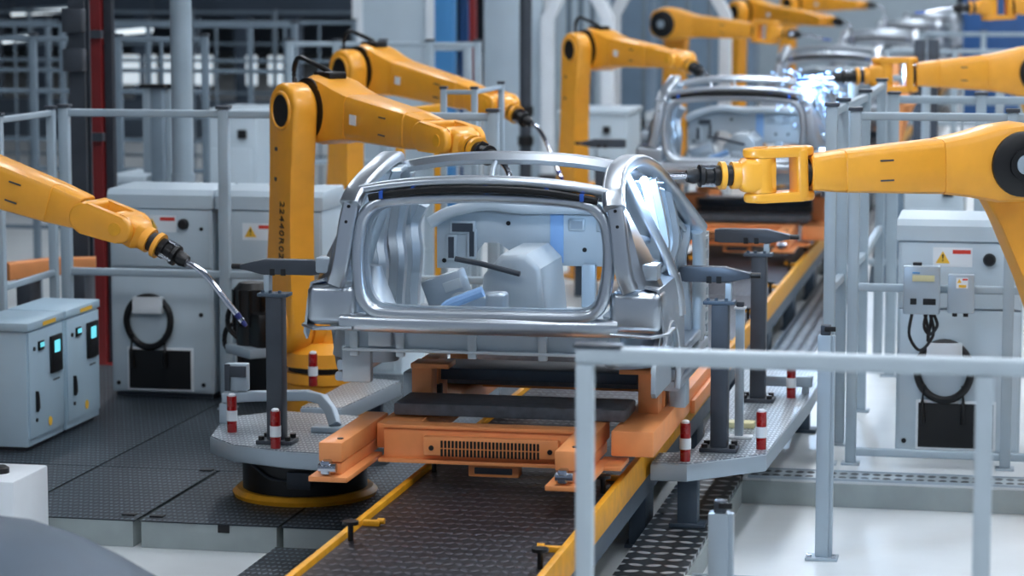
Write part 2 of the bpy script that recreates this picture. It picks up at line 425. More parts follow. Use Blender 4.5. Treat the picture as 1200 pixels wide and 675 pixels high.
    for x, z, w, h in ((-.44, 1.575, .11, .045), (-.50, 1.47, .03, .11), (-.39, 1.49, .025, .13), (.16, 1.60, .06, .04), (.30, 1.60, .05, .045), (.42, 1.545, .13, .035), (.48, 1.62, .05, .04)):
        so = MB().bb(CX + x - w / 2 - .012, CX + x + w / 2 + .012, CY + yb - .03, CY + yb - .014, z - h / 2 - .012, z + h / 2 + .012, .005).build('stamped_frame', SATIN, t)
        MB().bb(CX + x - w / 2, CX + x + w / 2, CY + yb - .033, CY + yb - .0301, z - h / 2, z + h / 2).build('cut_out', STEEL2 if x > 0 else DARK, so)
    for x, z in ((.2, 1.47), (.31, 1.47), (.53, 1.45), (-.2, 1.60), (-.54, 1.40)): MB().cyl(P(x, yb - .013, z), P(x, yb - .018, z), .012).build('bolt_hole', BLK, t)
    MB().sweep(catmull([P(-.60, yb - .02, 1.60), P(-.5, yb - .03, 1.655), P(-.3, yb - .05, 1.70), P(-.1, yb - .05, 1.685), P(.2, yb - .05, 1.69), P(.62, yb - .03, 1.67)], 4), rrect(.12, .06, .02)).build('cowl', SATIN, t)
    # sides, mirrored
    for s in (1, -1):
        Q = lambda x, y, z: P(s * x, y, z)
        # roof rail running into the A pillar
        path = catmull([Q(.612, -.005, 1.83), Q(.592, .08, 1.90), Q(.57, .35, 1.975), Q(.59, .70, 2.0), Q(.635, .95, 1.945), Q(.69, 1.2, 1.82), Q(.75, 1.42, 1.69), Q(.79, 1.56, 1.60)], 5)
        MB().sweep(path, rrect(.10, .055, .018)).build('roof_rail', STEEL, t)
        path2 = [p + V((s * -.05, 0, -.05)) for p in path[12:]]
        MB().sweep(path2, rrect(.05, .03, .008)).build('rail_inner', STEEL2, t)
        # D pillar strip with bolt holes
        a = [Q(.605, .03, 1.86), Q(.628, .01, 1.75), Q(.645, -.005, 1.62), Q(.66, -.01, 1.53), Q(.685, .0, 1.46)]
        pil = MB().sweep(catmull(a, 4), rrect(.075, .06, .012), False, (0, 1, 0)).build('rear_pillar', STEEL, t)
        for z in (1.82, 1.75, 1.68, 1.61, 1.54):
            x = .61 + (1.86 - z) * .16; MB().cyl(Q(x, -.02 + (z - 1.5) * .05, z), Q(x, -.034 + (z - 1.5) * .05, z), .008, None, 8).build('bolt_hole', BLK, pil)
        # quarter panel, bulging from pillar to belt line
        rows = []
        for k in range(11):
            z = 1.90 - .44 * k / 10
            xo = xout(z)
            rows.append([Q(.63 + .05 * k / 10, .03, z), Q((.63 + xo) / 2 + .02, .05, z), Q(xo - .005, .12, z), Q(xo, .2, z - .005)])
        MB().surf(rows, .01).build('quarter_panel', STEEL, t)
        # C pillar falling from the rail, and the window frame behind it
        c = catmull([Q(.575, .40, 1.955), Q(.65, .47, 1.78), Q(.74, .55, 1.58), Q(.79, .6, 1.42), Q(.805, .62, 1.28)], 5)
        MB().sweep(c, rrect(.11, .05, .015)).build('side_pillar', STEEL, t)
        c2 = [p + V((-s * .06, .07, 0)) for p in c]
        MB().sweep(c2, rrect(.06, .03, .008)).build('pillar_inner', STEEL2, t)
        for z0, z1, y0, y1 in ((1.70, 1.64, .16, .5), (1.60, 1.52, .18, .54)):
            MB().sweep([Q(xout(z0) - .07, y0, z0), Q(xout(z1) - .05, y1, z1)], rrect(.05, .03, .008)).build('cross_brace', STEEL, t)
        # belt line panel over the wheel arch
        rows = []
        for k in range(13):
            y = .02 + .72 * k / 12
            aa = (y - .24) / .30
            zl = 1.24 if abs(aa) >= 1 else 1.0 + .29 * math.sqrt(1 - aa * aa) + .0
            if y > .24: zl = max(.97, 1.0 + .29 * math.sqrt(max(0, 1 - aa * aa))) if aa < 1 else .97
            else: zl = max(zl, 1.2)
            rows.append([Q(xout(zl), y, zl), Q(xout(zl) + .012, y, zl + .03), Q(xout(1.38) + .005, y, 1.38), Q(xout(1.46), y, 1.46), Q(xout(1.46) - .06, y, 1.475)])
        MB().surf(rows, .012).build('side_panel', STEEL, t)
        # wheel house behind the arch
        pr = [(.0 + .24 + .27 * math.cos(a_ * PI / 14), 1.0 + .28 * math.sin(a_ * PI / 14)) for a_ in range(15)] + [(.0, .975), (.50, .975)]
        if s > 0: MB().prism(pr, frame(Q(.785, 0, 0), (0, 1, 0), (1, 0, 0)), .02).build('wheel_house', STEEL2, t)
        if s > 0: lip = [Q(.832, .24 - .30 * math.cos(a_ * PI / 16), 1.0 + .29 * math.sin(a_ * PI / 16)) for a_ in range(4, 17)] + [Q(.83, .54, .94)]
        if s > 0: MB().sweep(lip, rrect(.03, .02, .006)).build('arch_lip', STEEL, t)
        # strut tower seen inside
        MB().lathe(Q(.66, .45, 1.06), Q(.62, .45, 1.50), [(0, .16), (.55, .15), (.6, .12), (.9, .055), (1, .04)]).build('strut_tower', STEEL2, t)
        # lamp bucket
        lb = MB(); lb.bb(*sorted((CX + s * .585, CX + s * .828)), CY + .0, CY + .20, 1.265, 1.455, .04, 5); lb.build('lamp_bucket', STEEL, t)
        MB().sweep([Q(.60, -.015, 1.262), Q(.78, -.02, 1.255), Q(.835, .04, 1.262), Q(.84, .2, 1.268)], rrect(.05, .014, .005)).build('bucket_ledge', STEEL, t)
        MB().bb(*sorted((CX + s * .72, CX + s * .80)), CY + .06, CY + .18, 1.50, 1.575, .012).build('lamp_bracket', STEEL2, t)
        MB().bb(*sorted((CX + s * .73, CX + s * .79)), CY + .07, CY + .15, 1.455, 1.47, .004).build('clip', BLUE, t)
        # rocker and hinge pillar
        r = MB()
        for z, x, hh in ((1.06, .80, .05), (1.0, .815, .05), (.945, .825, .045)): r.sweep([Q(x - .03, .54, z), Q(x - .03, 1.2, z), Q(x - .03, 1.72, z)], rrect(.09, hh, .015))
        r.build('rocker', STEEL, t)
        MB().bb(*sorted((CX + s * .70, CX + s * .76)), CY + .55, CY + 1.7, 1.0, 1.07).build('rocker_inner', STEEL2, t)
        hp = MB(); hp.sweep(catmull([Q(.79, 1.55, 1.61), Q(.79, 1.62, 1.5), Q(.79, 1.63, 1.3), Q(.79, 1.60, 1.1), Q(.79, 1.56, 1.0)], 4), rrect(.06, .12, .02), False, (0, 1, 0)); hp.build('hinge_pillar', SATIN, t)
        fl = MB(); fl.bb(*sorted((CX + s * .77, CX + s * .80)), CY + 1.70, CY + 1.82, .95, 1.58, .006)
        for k in range(9): fl.bb(*sorted((CX + s * .765, CX + s * .815)), CY + 1.70, CY + 1.825, 1.02 + k * .063, 1.038 + k * .063, .004)
        fl.bb(*sorted((CX + s * .76, CX + s * .815)), CY + 1.81, CY + 1.83, .95, 1.56, .005)
        fl.build('front_flange', SATIN, t)
        # inner posts of the side frame
        for yp, xt, w_p in ((.78, .70, .10), (1.18, .70, .09), (1.50, .705, .11)):
            zt_p = 1.90 if yp < 1.2 else 1.72
            MB().sweep(catmull([Q(xt - .06, yp, zt_p), Q(xt, yp + .02, 1.6), Q(xt - .02, yp - .02, 1.45), Q(xt, yp, 1.25), Q(xt + .01, yp + .02, 1.04)], 4), [(-w_p / 2, -.03), (-w_p / 2, .03), (-.02, .045), (-.02, .06), (.02, .06), (.02, .045), (w_p / 2, .03), (w_p / 2, -.03)], False, (0, -1, 0)).build('center_pillar', STEEL2, t)
        MB().sweep([Q(.70, .7, 1.09), Q(.70, 1.2, 1.09), Q(.70, 1.7, 1.09)], rrect(.06, .10, .02)).build('sill_inner', STEEL2, t)
    for x in (.23, .43): MB().bb(CX + x - .035, CX + x + .035, CY + 1.54, CY + 1.60, 1.05, 1.40, .006).build('bulkhead_strut', ALU, t)
    MB().bb(CX + .02, CX + .09, CY + yb - .018, CY + yb - .0145, 1.40, 1.655).build('blue_film', PBLUE, t)
    return t
car = make_car()
CARS = [(21.4, 'second silver car body on the line, blue weld sparks at its right roof rail'), (31.8, 'third silver car body along the line, behind the one with sparks'), (42.4, 'fourth silver car body along the line, with one more behind it'), (53., 'fifth silver car body along the line, small at the top right'), (63.6, 'farthest silver car body, last of the row at the top edge')]
for y, lb in CARS: copy_tree(car, (CX, y, .9), None, lb)
#SECTION carrier
def make_carrier():
    cy = 11.45
    t = thing('car_carrier', 'orange steel carrier under the nearest car body, with slotted grille', 'carrier', (0, cy, ZC), 0, 'orange carriers on the conveyor')
    z0, z1 = .625, .785
    fb = MB(); fb.bb(-.60, .40, cy, cy + .09, z0, z1, .006)
    fb.bb(-.62, .42, cy - .03, cy + .1, z0 - .012, z0 + .006, .003); fb.bb(-.60, .40, cy - .012, cy + .1, z1 - .012, z1 + .004, .003)
    fb.build('front_beam', ORG, t)
    g = MB(); g.bb(-.40, .24, cy - .05, cy - .001, z0 + .03, z1 - .04, .008)
    go = g.build('grille_box', ORG, t)
    sl = MB()
    for k in range(27):
        for zz in (.672, .712): sl.bb(-.31 + k * .0175 - .005, -.31 + k * .0175 + .005, cy - .0535, cy - .0495, zz - .017, zz + .017)
    for x in (-.36, .20): MB().cyl((x, cy - .0495, .692), (x, cy - .054, .692), .012).build('bolt_hole', BLK, go)
    sl.build('grille_slots', BLK, go)
    u = MB(); u.bb(-.20, .04, cy + .02, cy + .1, ZC + .05, z0 - .013, .006); uo = u.build('pick_up_box', ORG, t)
    MB().bb(-.17, .01, cy + .014, cy + .021, ZC + .065, z0 - .03, .004).build('recess', DARK, uo)
    for s, xc in ((-1, -.72), (1, .36)):
        b = MB(); b.bb(xc - .055, xc + .055, 10.95, cy + .35, z0 + .07, z1, .008); b.bb(xc - .05, xc + .05, 10.96, cy + .3, z0 + .012, z0 + .066, .006)
        b.bb(xc - .09, xc + .09, 10.90, cy + .1, z0 - .012, z0 + .012, .004)
        b.bb(xc + s * .05, xc + s * .17, cy - .05, cy + .2, z0 - .01, z0 + .01, .003)
        po = b.build('prong', ORG, t)
        MB().cyl((xc + .02, 11.05, z1), (xc + .02, 11.05, z1 + .004), .014).build('bolt_hole', BLK, po)
        r = MB(); r.bb(xc - .035, xc + .01, 10.90, 10.955, z0 + .02, z0 + .085, .01); r.cyl((xc - .045, 10.92, z0 + .05), (xc + .035, 10.92, z0 + .05), .022)
        r.build('roller', CHR, po)
    # side members and outriggers
    for s in (-1, 1):
        x = s * .56
        MB().bb(x - .10, x + .10, cy + .1, 14.2, z0 + .03, z1 - .01, .008).build('side_member', ORG, t)
        MB().bb(*sorted((x + s * .10, x + s * .125)), cy + 1.4, 14.1, z0 + .02, z0 + .09, .006).build('side_step', ORG, t)
        for y in (12.05, 12.9, 13.8):
            b = MB(); b.bb(x - .05, x + .05, y, y + .12, z1 - .01, .97, .006); b.bb(*sorted((x - s * .14, x + s * .05)), y - .02, y + .14, .965, .99, .004)
            b.build('upright', ORG, t)
            MB().cyl((x - .02 * s, y + .2, z1 - .01), (x - .02 * s, y + .2, z1 + .07), .04).build('locator', BLK, t)
        b = MB(); b.bb(*sorted((x - s * .04, x + s * .05)), 12.25, 12.45, z1 - .02, .985, .008); b.build('clamp_block', ORG, t)
        MB().bb(*sorted((x + s * .07, x + s * .15)), 12.28, 12.42, z1 - .015, .905, .005).build('support_pad', ALU, t)
    for y in (11.72, 12.7, 13.4):
        MB().bb(-.62, .50, y, y + .33, z1, z1 + .06, .012).build('cross_pad', RUB, t)
    for y in (12.15, 13.0):
        MB().bb(-.46, .46, y, y + .12, z1 - .06, z1 - .01, .006).build('cross_beam', ORG, t)
    MB().bb(-.60, .47, 12.3, 12.62, .87, .93, .01).build('hold_down_bar', LEGC, t)
    return t
car_r = make_carrier()
lbs = ['orange carrier under the second car body along the line', 'orange carrier under the third car body along the line', 'orange carrier under the fourth car body along the line', 'orange carrier under the fifth car body along the line', 'orange carrier under the farthest car body']
for (y, _), lb in zip(CARS, lbs): copy_tree(car_r, (0, y + .15, ZC), None, lb)
#SECTION tables
# ------------------------------------------------------------------ work tables, fixtures, sensors
ZT = .48
def ztab(px, py): p = atZ(px, py, ZT); return (p.x, p.y)
IDT = Matrix.Translation((0, 0, ZT - .085))
def table(name, label, outline, cat='table'):
    cx = sum(p[0] for p in outline) / len(outline); cy = sum(p[1] for p in outline) / len(outline)
    t = thing(name, label, cat, (cx, cy, ZP))
    MB().prism(outline, IDT, .085, .008).build('table_edge', ALU, t)
    ins = [(cx + (x - cx) * .985, cy + (y - cy) * .985) for x, y in outline]
    MB().prism(ins, Matrix.Translation((0, 0, ZT + .0005)), .004).build('tread_top', PLATE_T, t)
    return t
ro = [(.535, ztab(745, 543)[1]), ztab(805, 545), ztab(898, 533), ztab(950, 466), (1.15, 15.6), (.66, 15.6), (.66, 13.4), (.70, 13.1), (.70, 12.75), (.62, 12.62), (.535, 12.58)]
tr = table('fixture_table', 'silver fixture plate with angled corner right of the conveyor', ro)
for x, y in ((.70, 12.5), (.74, 14.6), (1.02, 15.3)):
    b = MB(); b.bb(x - .05, x + .05, y - .05, y + .05, ZP, ZT - .086, .004); b.bb(x - .09, x + .09, y - .07, y + .07, ZP, ZP + .02, .003); b.build('leg', LEGC, tr)
lo = [ztab(246, 512), ztab(272, 518), ztab(330, 527), ztab(390, 533), (-.80, ztab(390, 533)[1] + .25), (-.80, 13.2), ztab(415, 480), (-1.10, 14.2), ztab(405, 452), ztab(330, 452), ztab(300, 478), ztab(262, 486)]
lo = [ztab(246, 512), ztab(272, 522), ztab(335, 530), ztab(385, 533), (-.84, 12.45), (-.84, 13.3), ztab(330, 482), ztab(262, 490)]
tl = table('fixture_table', 'silver fixture plate on the round black pedestal left of the conveyor', lo)
lo2 = [ztab(352, 478), ztab(400, 479), ztab(470, 447), ztab(425, 443), ztab(400, 452)]
tl2 = table('fixture_table', 'silver fixture plate behind the round black pedestal, by the robot base', lo2)
for px, py in ((400, 465), (440, 450)):
    x, y = ztab(px, py)
    MB().bb(x - .04, x + .04, y - .04, y + .04, ZP, ZT - .086, .004).build('leg', LEGC, tl2)
pc = V((-1.40, 12.90, 0))
pd = thing('pedestal', 'round black pedestal with yellow bumper ring under the left fixture plate', 'pedestal', (pc.x, pc.y, ZP))
MB().lathe((pc.x, pc.y, ZP), (pc.x, pc.y, ZT - .087), [(0, .33), (.92, .33), (1, .31)], 40).build('body', BLK, pd)
MB().lathe((pc.x, pc.y, ZP + .0), (pc.x, pc.y, ZP + .045), [(0, .375), (.5, .385), (1, .36)], 40).build('bumper_ring', YEL2, pd)
MB().bb(pc.x - .0, pc.x + .13, pc.y - .355, pc.y - .325, ZP + .09, ZP + .18, .006).build('junction_box', DARK, pd)
MB().sweep(catmull([(pc.x - .30, pc.y - .15, ZP + .22), (pc.x - .22, pc.y - .26, ZP + .2), (pc.x - .1, pc.y - .33, ZP + .14), (pc.x + .01, pc.y - .345, ZP + .13)], 5), .007).build('cable', DARK, pd)
# guard pipe
p0 = [atY(262, 466, 13.0), atY(300, 464, 13.0), atY(360, 463, 13.0), atY(378, 468, 12.97), atY(388, 482, 12.9), atY(390, 522, 12.8)]
zt0 = ZT + .005
p0[-1] = V((p0[-1].x, 12.85, zt0 + .034))
gp = thing('guard_pipe', 'bent square grey guard bar across the left fixture plate', 'guard bar', (p0[2].x, 13, zt0))
MB().sweep(p0, rrect(.055, .055, .008), False, (0, 1, .01)).build('bar', ALU, gp)
MB().bb(p0[-1].x - .12, p0[-1].x + .04, 12.8, 12.9, zt0, zt0 + .03, .005).build('foot', ALU, gp)
q = p0[0]
MB().bb(q.x - .02, q.x + .03, 12.98, 13.02, zt0, q.z - .029, .004).build('foot', ALU, gp)
jb = thing('bracket_box', 'small grey bracket box standing on the guard bar', 'bracket', (q.x + .06, 13.0, q.z + .03))
MB().bb(q.x + .02, q.x + .14, 12.97, 13.03, q.z + .044, q.z + .19, .006).build('body', ALU, jb)
MB().bb(q.x + .05, q.x + .14, 12.95, 12.969, q.z + .12, q.z + .18, .004).build('cover', DARK, jb)
MB().bb(q.x + .02, q.x + .05, 12.955, 12.969, q.z + .044, q.z + .19, .004).build('strap', DARK, jb)
for lab, px, py, wpx in (('yellow strip on the left fixture plate behind the guard bar', 357, 470, 34), ('yellow strip on the right fixture plate behind the dark column', 862, 500, 46)):
    a = atZ(px, py, zt0); w = wpx / 225
    tag(MB().bb(a.x - w / 2, a.x + w / 2, a.y - .05, a.y + .05, zt0, zt0 + .03, .004).build('marker_strip', PALE if px > 800 else YEL2), lab, 'strip')
# sensor posts
def sensor(px, py, label):
    a = atZ(px, py, zt0)
    t = thing('sensor_post', label, 'sensor post', a, 0, 'red sensor posts on the fixture plates')
    MB().lathe(a, a + V((0, 0, .06)), [(0, .026), (1, .026)], 16).build('base', REDM, t)
    MB().lathe(a + V((0, 0, .06)), a + V((0, 0, .115)), [(0, .029), (1, .029)], 16).build('white_band', WHITE, t)
    MB().lathe(a + V((0, 0, .115)), a + V((0, 0, .19)), [(0, .026), (1, .026)], 16).build('lens', REDM, t)
    MB().lathe(a + V((0, 0, .19)), a + V((0, 0, .205)), [(0, .02), (.6, .02), (1, .012)], 16).build('cap', WHITE, t)
for a in ((272, 506, 'red and white sensor post at the left end of the left fixture plate'), (323, 525, 'red and white sensor post in front of the dark column on the left plate'), (367, 452, 'red and white sensor post beside the yellow robot base'), (803, 540, 'red and white sensor post left of the dark column on the right plate'), (892, 526, 'red and white sensor post right of the thin white pole'), (927, 466, 'red and white sensor post at the back corner of the right plate')):
    sensor(*a)
# locator columns with horizontal arms
def column(px, py, ptop, zb, label, armL, armR, army, d=1, ptop2=None):
    a = atZ(px, py, zb); zt = atY(px, ptop, a.y).z; za = atY(px, army, a.y).z
    t = thing('locator_column', label, 'column', a, 0, 'dark locator columns beside the car body')
    MB().bb(a.x - .095, a.x + .095, a.y - .07, a.y + .07, zb, zb + .022, .004).build('base_plate', DARK, t)
    for i in (-1, 1):
        for j in (-1, 1): MB().cyl((a.x + i * .07, a.y + j * .05, zb + .022), (a.x + i * .07, a.y + j * .05, zb + .042), .016, None, 10).build('bolt', BLK, t)
    MB().bb(a.x - .043, a.x + .043, a.y - .045, a.y + .045, zb + .022, zt, .006).build('column', DARK, t)
    c = MB(); c.bb(a.x - .085, a.x + .075, a.y - .05, a.y + .05, zt, zt + .018, .003)
    for i in (-.06, -.02, .03): c.cyl((a.x + i, a.y - .03, zt + .018), (a.x + i, a.y - .03, zt + .032), .009, None, 8)
    c.build('head_plate', LEGC, t)
    MB().bb(a.x + d * .04 - .015, a.x + d * .04 + .015, a.y - .03, a.y + .03, zt + .018, za - .04, .003).build('arm_stem', ALU, t)
    x0, x1 = atY(armL, army, a.y).x, atY(armR, army, a.y).x
    o = [(x0, -.032), (x0, .036), (x0 + .03, .042), (x1 - .13, .042), (x1 - .03, .018), (x1, .012), (x1, -.012), (x1 - .03, -.016), (x1 - .11, -.036), (x0 + .03, -.036)]
    if d < 0: o = [(x0 + x1 - x, z) for x, z in reversed(o)]
    ar = MB().prism(o, frame((0, a.y + .03, za), (1, 0, 0), (0, -1, 0)), .06, .005).build('arm', DARK, t)
    h = MB()
    for k in (.42, .56): xx = x0 + (x1 - x0) * k; h.bb(xx - .013, xx + .013, a.y - .033, a.y - .0295, za - .04, za - .005)
    h.build('slot', BLK, ar)
    xe = x1 if d > 0 else x0
    MB().cyl((xe - .01 * d, a.y, za), (xe + .05 * d, a.y, za), .014).build('tip_screw', BLK, t)
    return t
colm = column(325, 519, 347, ZT + .0045, 'dark locator column on the left plate, before the yellow robot', 283, 374, 313, -1)
column(843, 528, 356, ZT + .0045, 'dark locator column on the right plate, its arm reaching into the nearest car', 797, 880, 322, 1)
column(888, 470, 300, ZT + .0045, 'dark locator column farther back on the right plate, behind the thin white pole', 838, 926, 277, 1)
q = colm.location; copy_tree(colm, (q.x, q.y + 10.1, ZT + .0045), None, 'dark locator column far back, left of the second car body')
t = thing('fixture_table', 'distant silver fixture plate left of the second car body', 'table', (q.x, q.y + 10.3, 0))
MB().bb(q.x - .35, q.x + .45, q.y + 9.8, q.y + 11.2, ZT - .085, ZT + .004, .008).build('table_edge', ALU, t)
for x in (-.2, .3): MB().bb(q.x + x - .05, q.x + x + .05, q.y + 10.2, q.y + 10.3, 0, ZT - .086, .004).build('leg', LEGC, t)
# thin white pole with a small head
a = atZ(866, 513, ZT + .0045); tz = atY(866, 362, a.y).z
t = thing('light_pole', 'thin pale pole with small head on the right fixture plate', 'pole', a)
MB().bb(a.x - .05, a.x + .07, a.y - .04, a.y + .04, a.z, a.z + .012, .003).build('base_plate', WHITE, t)
MB().bb(a.x - .022, a.x + .022, a.y - .022, a.y + .022, a.z + .012, tz, .004).build('pole', ALU, t)
MB().bb(a.x - .03, a.x + .03, a.y - .03, a.y + .03, tz, tz + .012, .003).build('cap', WHITE, t)
MB().bb(a.x - .02, a.x + .02, a.y - .02, a.y + .02, tz + .012, tz + .04, .006).build('head', DARK, t)
# side rail behind, right table
t = thing('guard_pipe', 'low grey guard bar across the back of the right fixture plate', 'guard bar', (1.0, 14.9, zt0))
b = MB(); za = max(ZT + .075, atY(900, 455, 14.6).z)
b.bb(.78, 1.14, 14.57, 14.63, za - .03, za + .03, .006); b.build('bar', ALU, t)
for x in (.80, 1.10): MB().bb(x - .02, x + .02, 14.58, 14.62, zt0, za - .03, .004).build('foot', ALU, t)
# short bollard at right front (white profile with a black clip)
def profile_post(label, x, y, z0, z1, r=.035, cap=DARK, clip=True):
    t = thing('profile_post', label, 'post', (x, y, z0))
    MB().bb(x - .08, x + .08, y - .06, y + .06, z0, z0 + .014, .003).build('base_plate', ALU, t)
    b = MB(); b.bb(x - r, x + r, y - r, y + r, z0 + .014, z1, .006); b.bb(x + r - .004, x + r + .018, y - r * .6, y + r * .6, z0 + .014, z1 - .002, .004)
    b.build('profile', ALU, t)
    for i in (-1, 1): MB().cyl((x + i * .06, y - .045, z0 + .014), (x + i * .06, y - .045, z0 + .03), .012, None, 8).build('bolt', CHR, t)
    if clip:
        MB().bb(x - .02, x + .03, y - .03, y + .02, z1, z1 + .05, .006).build('sensor_head', cap, t)
        MB().bb(x + .0, x + .055, y - .04, y - .031, z1 + .02, z1 + .045, .003).build('sensor_eye', BLK, t)
    return t
a = atY(843, 600, 9.9)
profile_post('short pale profile post with black sensor head at the bottom edge', a.x, 9.9, ZP, a.z, .04)
a = atZ(963, 655, 0)
profile_post('grey post with dark cap standing in the bright pit', a.x, a.y, .001, atY(963, 392, a.y).z, .033)
#SECTION fences
# ------------------------------------------------------------------ fences
def fence(label, pts, z0, rails, posts=None, r=.03, m=RAILG, name='safety_fence', slats=0, cap=True, group=None):
    """pts: polyline (x, y); a post at every point; rails: heights"""
    t = thing(name, label, 'fence', (pts[0][0], pts[0][1], z0), 0, group)
    top = max(rails)
    for x, y in pts:
        MB().bb(x - r * 1.7, x + r * 1.7, y - r * 1.7, y + r * 1.7, z0, z0 + .012, .002).build('base_plate', ALU, t)
        MB().bb(x - r, x + r, y - r, y + r, z0 + .0121, top + r, .006).build('post', m, t)
        if cap: MB().bb(x - r * 1.3, x + r * 1.3, y - r * 1.3, y + r * 1.3, top + r, top + r + .02, .003).build('cap', DARK, t)
    for (xa, ya), (xb, yb) in zip(pts, pts[1:]):
        d = V((xb - xa, yb - ya, 0)); u = d.normalized()
        for z in rails:
            MB().sweep([V((xa, ya, z)) + u * r * .9, V((xb, yb, z)) - u * r * .9], rrect(r * 1.35, r * 1.5, r * .3)).build('rail', m, t)
        if slats:
            n = max(1, int(d.length / slats))
            b = MB()
            for k in range(1, n):
                p = V((xa, ya, 0)) + d * (k / n); b.bb(p.x - .012, p.x + .012, p.y - .012, p.y + .012, min(rails), top)
            if n > 1: b.build('infill_bars', m, t)
    return t
# foreground handrail
hx0, hx1 = atY(686, 412, 8.).x, atY(1155, 421, 8.).x
hz = atY(686, 416, 8.).z
t = thing('handrail', 'pale grey handrail in the foreground at the lower right', 'handrail', (hx0, 8, ZP))
for x in (hx0, hx1): MB().bb(x - .028, x + .028, 7.972, 8.028, ZP, hz - .028 + .0, .008).build('post', RAILW, t)
MB().sweep([(hx0 - .028, 8, hz), (hx1 + 1.2, 8, hz)], rrect(.056, .056, .014)).build('rail', RAILW, t)
MB().bb(hx0 - .035, hx0 + .12, 7.968, 8.032, hz + .028, hz + .037, .002).build('cap', DARK, t)
# left fence in front of the tall cabinets
c0 = atY(75, 128, 15.4); zt = c0.z - .02; zm = atY(100, 318, 15.4).z
xm = atY(262, 128, 15.4).x
fence('grey safety fence running across in front of the tall left cabinets', [(c0.x, 15.4), (xm, 15.4), (-.9, 15.4)], ZP, (zt, zm), None, .032)
fence('grey safety fence coming towards the camera at the left edge', [(c0.x - .05, 15.3), (c0.x - .05, 14.45)], ZP, (zt, zm), None, .026)
# right fence
yR = 14.3
xr = atY(1003, 137, yR).x
fence('grey safety fence in front of the right cabinet', [(xr, yR), (atY(1187, 137, yR).x, yR), (4.6, yR)], ZP + .0, (atY(1100, 137, yR).z, atY(1030, 337, yR).z, atY(1030, 530, yR).z), None, .03)
fence('grey safety fence along the right side of the line', [(xr - .13, yR - .02), (xr - .11, yR + .6), (xr - .06, yR + 1.8), (xr - .06, yR + 3.6)], ZP, (2.12, 1.13), None, .032)
fence('grey safety fence behind the right cabinet', [(atY(1048, 117, 17.6).x, 17.6), (atY(1150, 117, 17.6).x, 17.6), (6, 17.6)], ZP, (atY(1100, 117, 17.6).z, 1.1), None, .035)
# ------------------------------------------------------------------ tall cabinets
def make_cab():
    t = thing('robot_cabinet', '', 'cabinet', (0, 0, ZP), 0, 'tall grey robot cabinets')
    w, d, h = .70, .5, 1.36
    b = MB(); b.bb(-w / 2, w / 2, 0, d, ZP + .03, ZP + h - .12, .012); b.build('body', CABG, t)
    MB().bb(-w / 2 + .02, w / 2 - .02, .03, d - .02, ZP, ZP + .03).build('plinth', DARK, t)
    lid = [(-.02, 0), (-.02, .085), (.01, .12), (d - .02, .13), (d, .11), (d, 0)]
    MB().prism(lid, frame((-w / 2 - .012, 0, ZP + h - .119), (0, 1, 0), (1, 0, 0)), w + .024, .012).build('lid', CABG, t)
    s = MB(); s.bb(-w / 2 + .01, w / 2 - .01, -.004, .002, ZP + .85, ZP + .853); s.build('door_seam', DARK, t)
    dr = MB().bb(-w / 2 + .015, w / 2 - .015, -.012, -.001, ZP + .05, ZP + .845, .006).build('door', CABG, t)
    MB().bb(-w / 2 + .015, w / 2 - .015, -.012, -.001, ZP + .86, ZP + 1.232, .006).build('upper_panel', CABG, t)
    for x, z in ((.27, .55), (.28, .09), (-.3, .09)): MB().cyl((x, -.012, ZP + z), (x, -.02, ZP + z), .014).build('lock', BLK, dr)
    MB().lathe((.16, -.012, ZP + 1.14), (.16, -.05, ZP + 1.14), [(0, .036), (.6, .036), (1, .026)]).build('knob', BLK, t)
    MB().cyl((.28, -.012, ZP + 1.11), (.28, -.022, ZP + 1.11), .012).build('lock', BLK, t)
    MB().bb(-.18, .02, -.075, -.0125, ZP + .555, ZP + .665, .008).build('hose_hanger', WHITE, t)
    hz_ = ZP + .50
    MB().sweep([(-.08 + .15 * math.cos(a), -.04 + .012 * math.sin(a * 2), hz_ + .165 * math.sin(a)) for a in [2 * PI * k / 36 for k in range(36)]], .022, True, (0, 1, 0)).build('hose', BLK, t)
    for x in (-.19, .03): MB().sweep([(x, -.045, ZP + .42), (x * 1.05, -.055, ZP + .3), (x, -.05, ZP + .2)], .014).build('hose_end', BLK, t)
    f = MB()
    f.bb(-.235, .215, -.03, -.0125, ZP + .045, ZP + .33, .004)
    fo = f.build('recess_frame', WHITE, t)
    MB().bb(-.22, .20, -.034, -.0301, ZP + .06, ZP + .315).build('recess', BLK, fo)
    return t
cab = make_cab()
def sticker(parent, x, z, y=-.0125):
    """warning triangle with a red bar, in the cabinet's own frame"""
    for nm, m, pts, dy in (('label_sheet', WHITE, [(x - .11, z - .055), (x + .11, z - .055), (x + .11, z + .055), (x - .11, z + .055)], .0),
                           ('warning_triangle', YLAB, [(x - .095, z - .035), (x - .015, z - .035), (x - .055, z + .035)], .0015),
                           ('red_bar', REDL, [(x + .0, z + .02), (x + .10, z + .02), (x + .10, z + .042), (x + .0, z + .042)], .0015)):
        MB().prism(pts, frame((0, y - dy, 0), (1, 0, 0), (0, -1, 0)), .0012).build(nm, m, parent, False)
    MB().prism([(x - .058, z - .008), (x - .052, z - .008), (x - .050, z + .016), (x - .06, z + .016)], frame((0, y - .0035, 0), (1, 0, 0), (0, -1, 0)), .001).build('exclamation_mark', BLK, parent, False)
    MB().prism([(x - .059, z - .022), (x - .051, z - .022), (x - .051, z - .014), (x - .059, z - .014)], frame((0, y - .0035, 0), (1, 0, 0), (0, -1, 0)), .001).build('exclamation_mark', BLK, parent, False)
yc = 15.75
cab.location = (atY(189, 300, yc).x, yc, ZP); cab['label'] = 'tall grey cabinet at the left with a coiled black hose, behind the welding torch'
